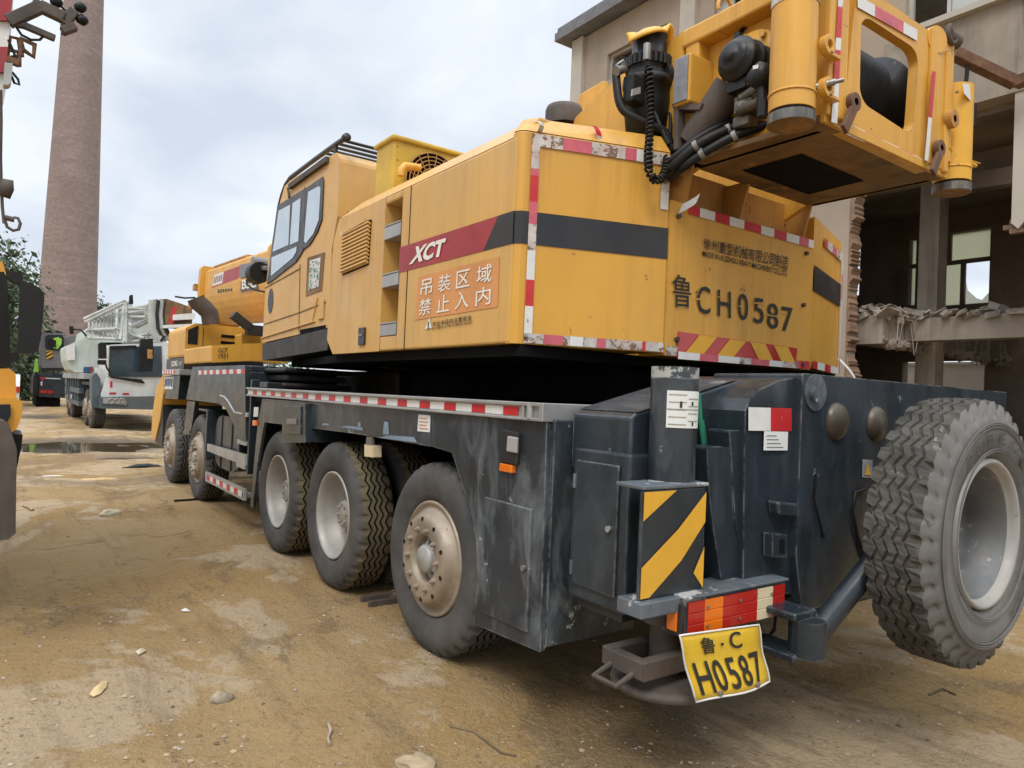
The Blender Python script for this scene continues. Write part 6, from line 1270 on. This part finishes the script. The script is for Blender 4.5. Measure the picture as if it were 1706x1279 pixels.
# ================================================================ white crane behind
WXc = 19.6
zq = lambda l: [(x/3.997, 440+y/3.997) for x, y in l]
F = lambda l, x=WXc: [PX(*p, x) for p in zq(l)]
wcr = thing('mobile_crane', (25, .2, 0), 'dirty white lattice jib crane lorry parked nose towards the puddle', 'crane')
def bxp(name, pts, depth, m, par, x=WXc, bev=.03, off=0.):
    mb = MB(); mb.prism([p+Vector((off, 0, 0)) for p in F(pts, x)], (depth, 0, 0)); return mb.build(name, m, par, bevel=bev)
wc = bxp('cab', [(712, 762), (705, 560), (735, 535), (1130, 520), (1140, 880), (672, 885)], 2.0, 'white_paint', wcr, bev=.06)
ws = bxp('windscreen', [(722, 748), (728, 552), (1075, 545), (1080, 752)], .04, 'screen', wc, off=-.03, bev=.02) if 'screen' in MT else bxp('windscreen', [(722, 748), (728, 552), (1075, 545), (1080, 752)], .04, 'glass_dark', wc, off=-.03, bev=.02)
bxp('wiper', [(735, 756), (735, 748), (940, 766), (965, 792), (955, 795)], .02, 'plastic_black', wc, off=-.06, bev=0)
bxp('sun_visor', [(730, 560), (728, 545), (905, 540), (905, 556)], .05, 'plastic_black', wc, off=-.06, bev=0)
bp = bxp('bumper', [(664, 960), (670, 884), (1140, 876), (1140, 968)], 1.2, 'blue_grey', wcr, off=-.18) if 'blue_grey' in MT else bxp('bumper', [(664, 960), (670, 884), (1140, 876), (1140, 968)], 1.2, 'chassis_top', wcr, off=-.18)
MT['blue_grey'] = mat('blue_grey', (.055, .085, .105), .45, var=.25, dust=.3); bp.data.materials[0] = MT['blue_grey']
hd = bxp('headlamp', [(678, 925), (680, 886), (820, 893), (838, 915), (832, 935)], .05, 'alu', bp, off=-.22, bev=.02)
for a in (735, 775, 808): c = F([(a, 910)])[0]; mb = MB(); mb.lathe([(-.222, 0), (-.228, .06), (-.24, .085), (-.22, .095)], c, (1, 0, 0), 16); mb.build('lamp_bowl', 'steel', hd)
for l in ([(733, 820), (733, 778), (748, 778), (748, 820)], [(728, 866), (728, 853), (772, 853), (772, 866)], [(816, 869), (816, 857), (858, 857), (858, 869)]): bxp('reflector', l, .01, 'tape_red', wc, off=-.012, bev=0)
bxp('mirror', [(640, 632), (638, 535), (655, 525), (690, 530), (692, 632)], .25, 'plastic_black', wc, off=-.7, bev=.04); bxp('mirror', [(634, 670), (634, 640), (690, 640), (690, 672)], .2, 'plastic_black', wc, off=-.7, bev=.04)
bxp('mirror', [(912, 715), (915, 505), (995, 500), (1000, 600), (992, 715)], .3, 'plastic_black', wc, off=-.6, bev=.04)
q = F([(690, 655), (700, 690), (716, 715), (722, 735)]); mb = MB(); mb.tube([p-Vector((.4, 0, 0)) for p in q], .025, 6); mb.build('mirror_arm', 'plastic_black', wc)
bxp('mirror_glass', [(958, 630), (958, 570), (992, 572), (992, 632)], .02, 'yellow_dirty', wc, off=-.63, bev=0)
bxp('step_panel', [(614, 950), (612, 750), (640, 720), (668, 760), (664, 960)], .8, 'blue_grey', wcr, x=19.9, bev=.04)
bxp('door', [(645, 880), (640, 690), (665, 690), (705, 700), (705, 880)], .4, 'white_paint', wcr, x=20.2, bev=.04)
for a, yw in ((20.6, 1.5), (22.2, 1.5), (27.3, 1.55), (29.0, 1.55)):
    wh = empty('wheel', wcr, (a, yw, .56)); 
    for part, me in (('tyre', protos['tyre']), ('rim', protos['rimFalse'])):
        o = bpy.data.objects.new(part, me); C.objects.link(o); o.parent = wh; o.scale = (1.08, 1.2, 1.08)
mb = MB(); mb.box((20.4, -1.2, .7), (31, 1.0, 1.2)); mb.box((21, 1.0, 1.25), (31, 1.5, 1.35)); mb.build('carrier_frame', 'chassis_dark', wcr)
mb = MB()
z = PY(400/3.997, 440+730/3.997, 1.62).z
for k in range(6): mb.box((24.+1.1*k, 1.2, .6), (24.2+1.1*k, 1.6, z)); 
mb.box((22.9, 1.5, .95), (27, 1.64, 1.12)); mb.box((22.9, 1.5, .55), (27, 1.64, .68)); mb.build('side_guard', 'blue_grey', wcr, bevel=.01)
mb = MB(); mb.box((21.2, 1.2, z-.16), (31, 1.66, z+.02)); mb.build('deck_rail', 'alu', wcr)
bxp('turret', [(640, 740), (600, 720), (500, 720), (470, 700), (445, 640), (437, 545), (500, 520), (560, 490), (640, 500), (720, 540), (1100, 540), (1100, 700)], 3.0, 'white_green', wcr, x=23, bev=.06)
bxp('turret_door', [(447, 640), (437, 545), (497, 522), (500, 635)], .05, 'tape_white', wcr, x=22.9, bev=.01)
bxp('turret_decal', [(555, 720), (557, 685), (617, 682), (617, 720)], .02, 'blue_panel', wcr, x=22.97, bev=0); bxp('turret_decal', [(600, 720), (602, 683), (617, 682), (617, 720)], .02, 'red_decal', wcr, x=22.94, bev=0)
# folded lattice jib along the near side
mb = MB()
def LT(a, b, x0, x1, r_): 
    p, q = PX(*zq([a])[0], x0), PX(*zq([b])[0], x1); mb.tube([p, q], r_, 6)
for a, b in (((560, 365), (830, 240)), ((575, 440), (770, 430)), ((565, 385), (820, 262)), ((585, 490), (770, 498)), ((830, 240), (800, 500)), ((770, 430), (820, 520)), ((830, 350), (1000, 352)), ((840, 300), (1000, 272)), ((840, 290), (990, 300)), ((840, 380), (880, 415)), ((880, 415), (1000, 350)), ((830, 330), (1000, 300)), ((830, 455), (960, 490)), ((830, 495), (990, 462)), ((825, 520), (990, 500)), ((780, 300), (775, 430)), ((820, 245), (825, 515)), ((838, 250), (838, 520))): LT(a, b, 21.4, 21.0, .05)
for k in range(8): x = 590+k*25; LT((x, 355-k*13), (x+4, 440-k*1), 21.4, 21.3, .035)
for k in range(7): x = 600+k*28; LT((x, 450), (x+14, 488), 21.4, 21.3, .03)
n0 = len(mb.v); v0 = [v+Vector((.9, -.25, .05)) for v in mb.v]; f0 = [tuple(f) for f in mb.f]; mb.add(v0, f0, 0, True)
mb.build('lattice_jib', 'lattice_paint', wcr)
bxp('boom', [(560, 520), (575, 430), (640, 400), (1000, 380), (1100, 380), (1100, 520)], 4, 'white_green', wcr, x=23.2, bev=.05)
bxp('boom_fittings', [(640, 420), (650, 330), (760, 300), (850, 320), (960, 300), (1000, 400)], 1.5, 'grey_paint', wcr, x=24, bev=.2)
for k, a in enumerate((1005, 1030, 1055, 1085)): 
    mb = MB(); q = [PX(*p, 20.6+.1*k) for p in zq([(a+12, 240), (a+2, 330), (a+10, 430), (a+35, 485), (a+60, 500)])]; mb.tube(q, .11, 8); mb.build('hook_block_plate', ['lattice_paint', 'chassis_dark'][k % 2], wcr)
bxp('boom_head', [(1040, 330), (1050, 235), (1110, 230), (1200, 260), (1280, 290), (1280, 420), (1090, 400)], 1.5, 'grime', wcr, x=20.8, bev=.05); bxp('boom_head_plate', [(970, 340), (960, 275), (1000, 260), (1045, 225), (1060, 330)], .3, 'lattice_paint', wcr, x=20.7)
bxp('boom_tape', [(1130, 395), (1150, 285), (1180, 285), (1150, 395)], .05, 'tape_red', wcr, x=20.5, bev=0); bxp('boom_shelf', [(1085, 425), (1090, 405), (1300, 395), (1300, 415)], .5, 'tape_white', wcr, x=20.4); bxp('boom_bracket', [(1150, 372), (1152, 335), (1300, 325), (1300, 365)], .3, 'tape_white', wcr, x=20.45)
mb = MB(); q = [PX(*p, 20.8) for p in zq([(1165, 215), (1230, 225), (1300, 222)])]; mb.tube(q, .03, 5); mb.build('cable', 'hose', wcr)
bxp('beacon', [(862, 265), (865, 205), (885, 203), (888, 265)], .2, 'plastic_black', wcr, x=21.3)
bxp('grab_rail', [(465, 465), (462, 412), (490, 415), (492, 465)], .2, 'plastic_black', wcr, x=23.); mb = MB(); q = [PX(*p, 23.1) for p in zq([(490, 432), (540, 438), (565, 465), (575, 480)])]; mb.tube(q, .03, 5); mb.build('cable', 'hose', wcr)
# ================================================================ grey crane, seen from behind
GX = 37.5
gcr = thing('mobile_crane', (39, 1.8, 0), 'grey crane lorry with yellow and black hazard plate standing before the chimney', 'crane')
gb = bxp('operator_cab', [(275, 690), (270, 560), (285, 455), (430, 458), (450, 690)], 2.2, 'grey_paint', gcr, x=GX, bev=.08)
gw_ = bxp('window', [(302, 555), (300, 485), (315, 472), (412, 470), (425, 490), (425, 575), (330, 570)], .05, 'glass_dark', gb, x=GX, off=-.06, bev=.03)
bxp('reflective_vest', [(355, 560), (350, 495), (385, 485), (410, 500), (408, 530), (385, 565)], .05, 'hi_vis', gw_, x=GX, off=-.12, bev=.02); bxp('seat_back', [(320, 545), (318, 505), (345, 495), (372, 510), (374, 555)], .05, 'plastic_black', gw_, x=GX, off=-.14, bev=.03)
hz_ = bxp('hazard_plate', [(310, 635), (308, 578), (350, 572), (352, 628)], .03, 'text_black', gb, x=GX, off=-.05, bev=0)
hq = F([(310, 635), (352, 628), (350, 572), (308, 578)], GX)
mb = MB()
for v in (.0, .45, .85): mb.quad(*[p-Vector((.056, 0, 0)) for p in (sub(hq, 0, v, 1, v)[0], sub(hq, 0, min(1, v+.25), 1, 1)[1]*0+fn(hq, 1, min(1, v+.25)), fn(hq, 1, min(1, v+.5)), fn(hq, 0, min(1, v+.22)))])
mb.build('hazard_stripe', 'hi_yellow' if 'hi_yellow' in MT else 'hazard', hz_)
bxp('roof_guard', [(290, 450), (300, 440), (350, 438), (415, 448), (418, 455)], 1.6, 'plastic_black', gb, x=GX, off=.2, bev=0); bxp('sill', [(270, 712), (275, 665), (480, 670), (480, 712)], 2.2, 'chassis_dark', gcr, x=GX, off=.05)
bxp('counterweight', [(432, 560), (436, 490), (470, 475), (555, 475), (555, 545), (500, 560)], 2, 'grey_paint', gcr, x=GX, off=.5, bev=.05)
gr = bxp('rear_frame', [(258, 880), (262, 745), (275, 725), (430, 728), (430, 890)], 7, 'chassis', gcr, x=GX, off=-.3, bev=.05)
bxp('side_panel', [(218, 870), (222, 760), (240, 715), (258, 730), (256, 880)], 5, 'chassis_dark', gcr, x=GX, off=.2); bxp('underside', [(240, 965), (240, 875), (400, 885), (400, 970)], 6, 'underside', gcr, x=GX, off=-.1, bev=0)
bxp('tail_lamp', [(262, 856), (264, 836), (310, 838), (310, 858)], .1, 'lens_red', gr, x=GX, off=-.36, bev=0); bxp('tail_lamp', [(316, 858), (316, 838), (350, 840), (350, 860)], .1, 'lens_red', gr, x=GX, off=-.36, bev=0)
bxp('warning_triangle', [(282, 778), (262, 752), (302, 752)], .05, 'tape_red', gr, x=GX, off=-.36, bev=0); bxp('reflective_tape', [(300, 762), (300, 756), (400, 760), (400, 766)], .03, 'tape_white', gr, x=GX, off=-.34, bev=0); bxp('reflector', [(268, 806), (270, 780), (280, 780), (280, 806)], .03, 'tape_white', gr, x=GX, off=-.34, bev=0)
bxp('vest_on_rail', [(222, 718), (236, 628), (250, 632), (258, 715)], .3, 'hi_vis', gcr, x=GX, off=-.1, bev=.02); bxp('mirror', [(185, 660), (187, 616), (218, 612), (220, 660)], .3, 'plastic_black', gcr, x=GX, off=.5)
for dy, dx in ((1.35, 0), (1.35, 1.6), (-.9, 0)):
    c = PX(70, 660, GX+.6); wh = empty('wheel', gcr, (GX+.9+dx, c.y-.1+(dy-1.35), .55)); o = bpy.data.objects.new('tyre', protos['tyre']); C.objects.link(o); o.parent = wh
    o = bpy.data.objects.new('rim', protos['rimFalse']); C.objects.link(o); o.parent = wh
# ================================================================ white car far left
car = thing('parked_car', (33, 3.6, 0), 'white hatchback car half hidden behind the yellow truck cab', 'car')
cyr = PX(33, 645, 33).y; pr = [(33, .35), (32.95, .8), (33.1, 1.0), (33.45, 1.45), (34.2, 1.5), (35.4, 1.45), (36.1, 1.0), (37, .9), (37.1, .35)]
mb = MB(); mb.prism([(x, cyr, z) for x, z in pr], (0, 1.75, 0)); mb.build('body', 'tape_white', car, bevel=.06)
mb = MB(); mb.prism([(33.06, cyr+.15, .98), (33.4, cyr+.2, 1.4), (33.4, cyr+1.55, 1.4), (33.06, cyr+1.6, .98)], (-.03, 0, .01)); mb.build('rear_window', 'glass_dark', car)
for a in (cyr+.0, cyr+1.5):
    mb = MB(); mb.box((32.92, a-.01, .72), (33.12, a+.26, .98)); mb.build('tail_lamp', 'lens_red', car, bevel=.02)
for x in (33.8, 36.3):
    for y in (cyr-.01, cyr+1.56): mb = MB(); mb.cyl((x, y, .3), (x, y+.2, .3), .3, n=20); mb.build('wheel', 'rubber', car)
# ================================================================ yellow truck at the left edge
TX = 1.25
T_ = lambda l, x=TX: [PX(*p, x) for p in l]
def tp(name, pts, depth, m, par, x=TX, bev=.012, off=0.):
    mb = MB(); mb.prism([p+Vector((off, 0, 0)) for p in T_(pts, x)], (depth, 0, 0)); return mb.build(name, m, par, bevel=bev)
tk = thing('crane_truck', (2.4, 4.3, 0), 'yellow crane truck cut off by the left frame edge with a big black mirror', 'truck')
cabt = tp('cab', [(-260, 640), (-260, 430), (-60, 425), (4, 432), (10, 452), (14, 640)], 2.0, 'orange_yellow', tk, bev=.03, off=.1)
tp('pillar_trim', [(-30, 612), (-25, 455), (6, 452), (12, 462), (17, 560), (18, 612)], .2, 'plastic_black', cabt, off=.0, bev=.02)
tp('windscreen', [(-250, 612), (-250, 450), (-36, 452), (-34, 612)], .05, 'glass_dark', cabt, off=.06)
fr = tp('front_panel', [(-260, 664), (-260, 616), (16, 614), (26, 622), (27, 660), (24, 666)], .5, 'orange_yellow', tk, off=-.03, bev=.02)
bm = tp('bumper', [(-260, 725), (-260, 664), (24, 662), (37, 668), (36, 690), (28, 712), (14, 722)], .5, 'orange_yellow', tk, off=-.10, bev=.025)
tp('lamp_recess', [(-80, 704), (-80, 674), (17, 672), (18, 690), (10, 704)], .02, 'glass_dark', bm, off=-.122, bev=.005)
tp('lower_valance', [(-260, 770), (-260, 722), (18, 722), (38, 724), (36, 742), (26, 790)], .4, 'plastic_black', tk, off=.0)
bu = tp('rubbing_post', [(-60, 870), (-60, 690), (-20, 690), (8, 696), (15, 706), (27, 742), (26, 790), (25, 868), (14, 878), (-20, 882)], .3, 'rust_dark', tk, off=-.36, bev=.03)
mi = tp('mirror', [(26, 590), (28, 575), (32, 476), (50, 482), (62, 488), (70, 498), (69, 520), (64, 570), (58, 588), (50, 591)], .16, 'plastic_black', tk, off=-.32, bev=.02)
tp('mirror_glass', [(33, 572), (36, 484), (60, 494), (64, 504), (58, 560)], .01, 'glass_dark', mi, off=-.15, bev=0)
tp('mirror_arm', [(10, 470), (10, 460), (25, 461), (37, 464), (37, 482), (22, 478)], .1, 'plastic_black', tk, off=-.26); tp('mirror_arm', [(14, 606), (16, 590), (30, 588), (30, 602)], .1, 'plastic_black', tk, off=-.26)
for yy_ in (4.0, 5.9):
    wh = empty('wheel', tk, (3.1, yy_, .53)); o = bpy.data.objects.new('tyre', protos['tyre']); C.objects.link(o); o.parent = wh; o = bpy.data.objects.new('rim', protos['rimFalse']); C.objects.link(o); o.parent = wh
mb = MB(); mb.box((1.6, 4.0, .6), (4.6, 5.6, 1.0)); mb.box((3.3, 3.85, 1.0), (4.6, 5.6, 1.65)); mb.build('chassis', 'chassis', tk, bevel=.02)
mb = MB(); mb.box((1.252, 3.70, 3.0), (4.2, 4.3, 3.5)); mb.box((3.3, 3.9, 1.651), (4.2, 4.3, 2.999)); mb.build('boom', 'orange_yellow', tk, bevel=.03)
# striped boom head with its wind gauge
HX = .95
hd_ = tp('boom_head', [(-90, 152), (-90, -60), (24, -60), (21, 0), (17, 36), (13, 80), (9, 122), (4, 150)], .3, 'tape_white', tk, x=HX, bev=.01)
tp('red_band', [(-90, 36), (-90, -60), (24, -60), (21, 0), (17, 36)], .02, 'red_decal', hd_, x=HX, off=-.021, bev=0); tp('red_band', [(-90, 122), (-90, 82), (13, 80), (9, 122)], .02, 'red_decal', hd_, x=HX, off=-.021, bev=0)
H = lambda x, y, d=0.: PX(x, y, HX)+Vector((d, 0, 0))
mb = MB(); mb.bar(H(14, 36), H(66, 12), .05, .06); mb.bar(H(66, 10), H(112, 32), .05, .06); mb.bar(H(58, 18), H(66, 2), .04, .05); mb.bar(H(40, 42), H(92, 64), .03, .035); mb.bar(H(40, 42), H(20, 38), .03, .035); mb.build('gauge_arm', 'rust_dark', hd_, bevel=.006)
mb = MB(); mb.bar(H(106, 40), H(124, 18), .05, .05); mb.bar(H(104, 52), H(126, 44), .05, .04); mb.bar(H(106, 40), H(107, 58), .03, .03); mb.build('wind_gauge', 'rust_dark', hd_, bevel=.006)
for p in ((94, 3), (134, 12), (137, 33)):
    c = H(*p); mb = MB(); mb.lathe([(-.03, 0), (-.026, .018), (0, .03), (.02, .024), (.03, 0)], c, (.5, -.6, .4), 14); mb.tube([c, H(118, 26)], .007, 5); mb.build('gauge_cup', 'plastic_black', hd_)
mb = MB()
for l in ([(15, 58), (32, 62), (36, 90), (12, 92)], [(36, 62), (58, 72), (56, 92), (38, 80)], [(12, 80), (32, 84), (32, 106), (12, 102)]): mb.tube([H(*p, .02) for p in l], .014, 6, closed=True)
mb.bar(H(10, 98), H(32, 106), .04, .03); mb.build('rope_guide', 'rust', hd_)
mb = MB(); mb.tube([H(28, 46), H(36, 58), H(52, 66), H(66, 66), H(74, 58)], .007, 5); mb.tube([H(14, 66), H(22, 84), H(28, 100)], .007, 5); mb.tube([H(11, 117), H(20, 128), H(24, 138), H(32, 141), H(30, 132), H(20, 120)], .007, 5); mb.build('cable', 'hose', hd_)
tp('roller', [(5, 146), (8, 110), (21, 112), (18, 144), (12, 148)], .08, 'lattice_paint', hd_, x=HX, off=-.06)
mb = MB(); mb.tube([H(1, 150), H(2, 200), H(1, 262), H(2, 300), H(4, 345), H(7, 372)], .008, 5); mb.lathe([(-.02, .0), (-.02, .045), (.03, .05), (.04, 0)], H(8, 313), (0, -1, -.1), 14); mb.cyl(H(8, 362), H(24, 366), .014, n=8); mb.tube([H(8, 366), H(12, 378), H(22, 384), H(31, 382), H(34, 372), H(30, 363), H(22, 362)], .008, 6); mb.build('hanging_switch', 'rust_dark', hd_)
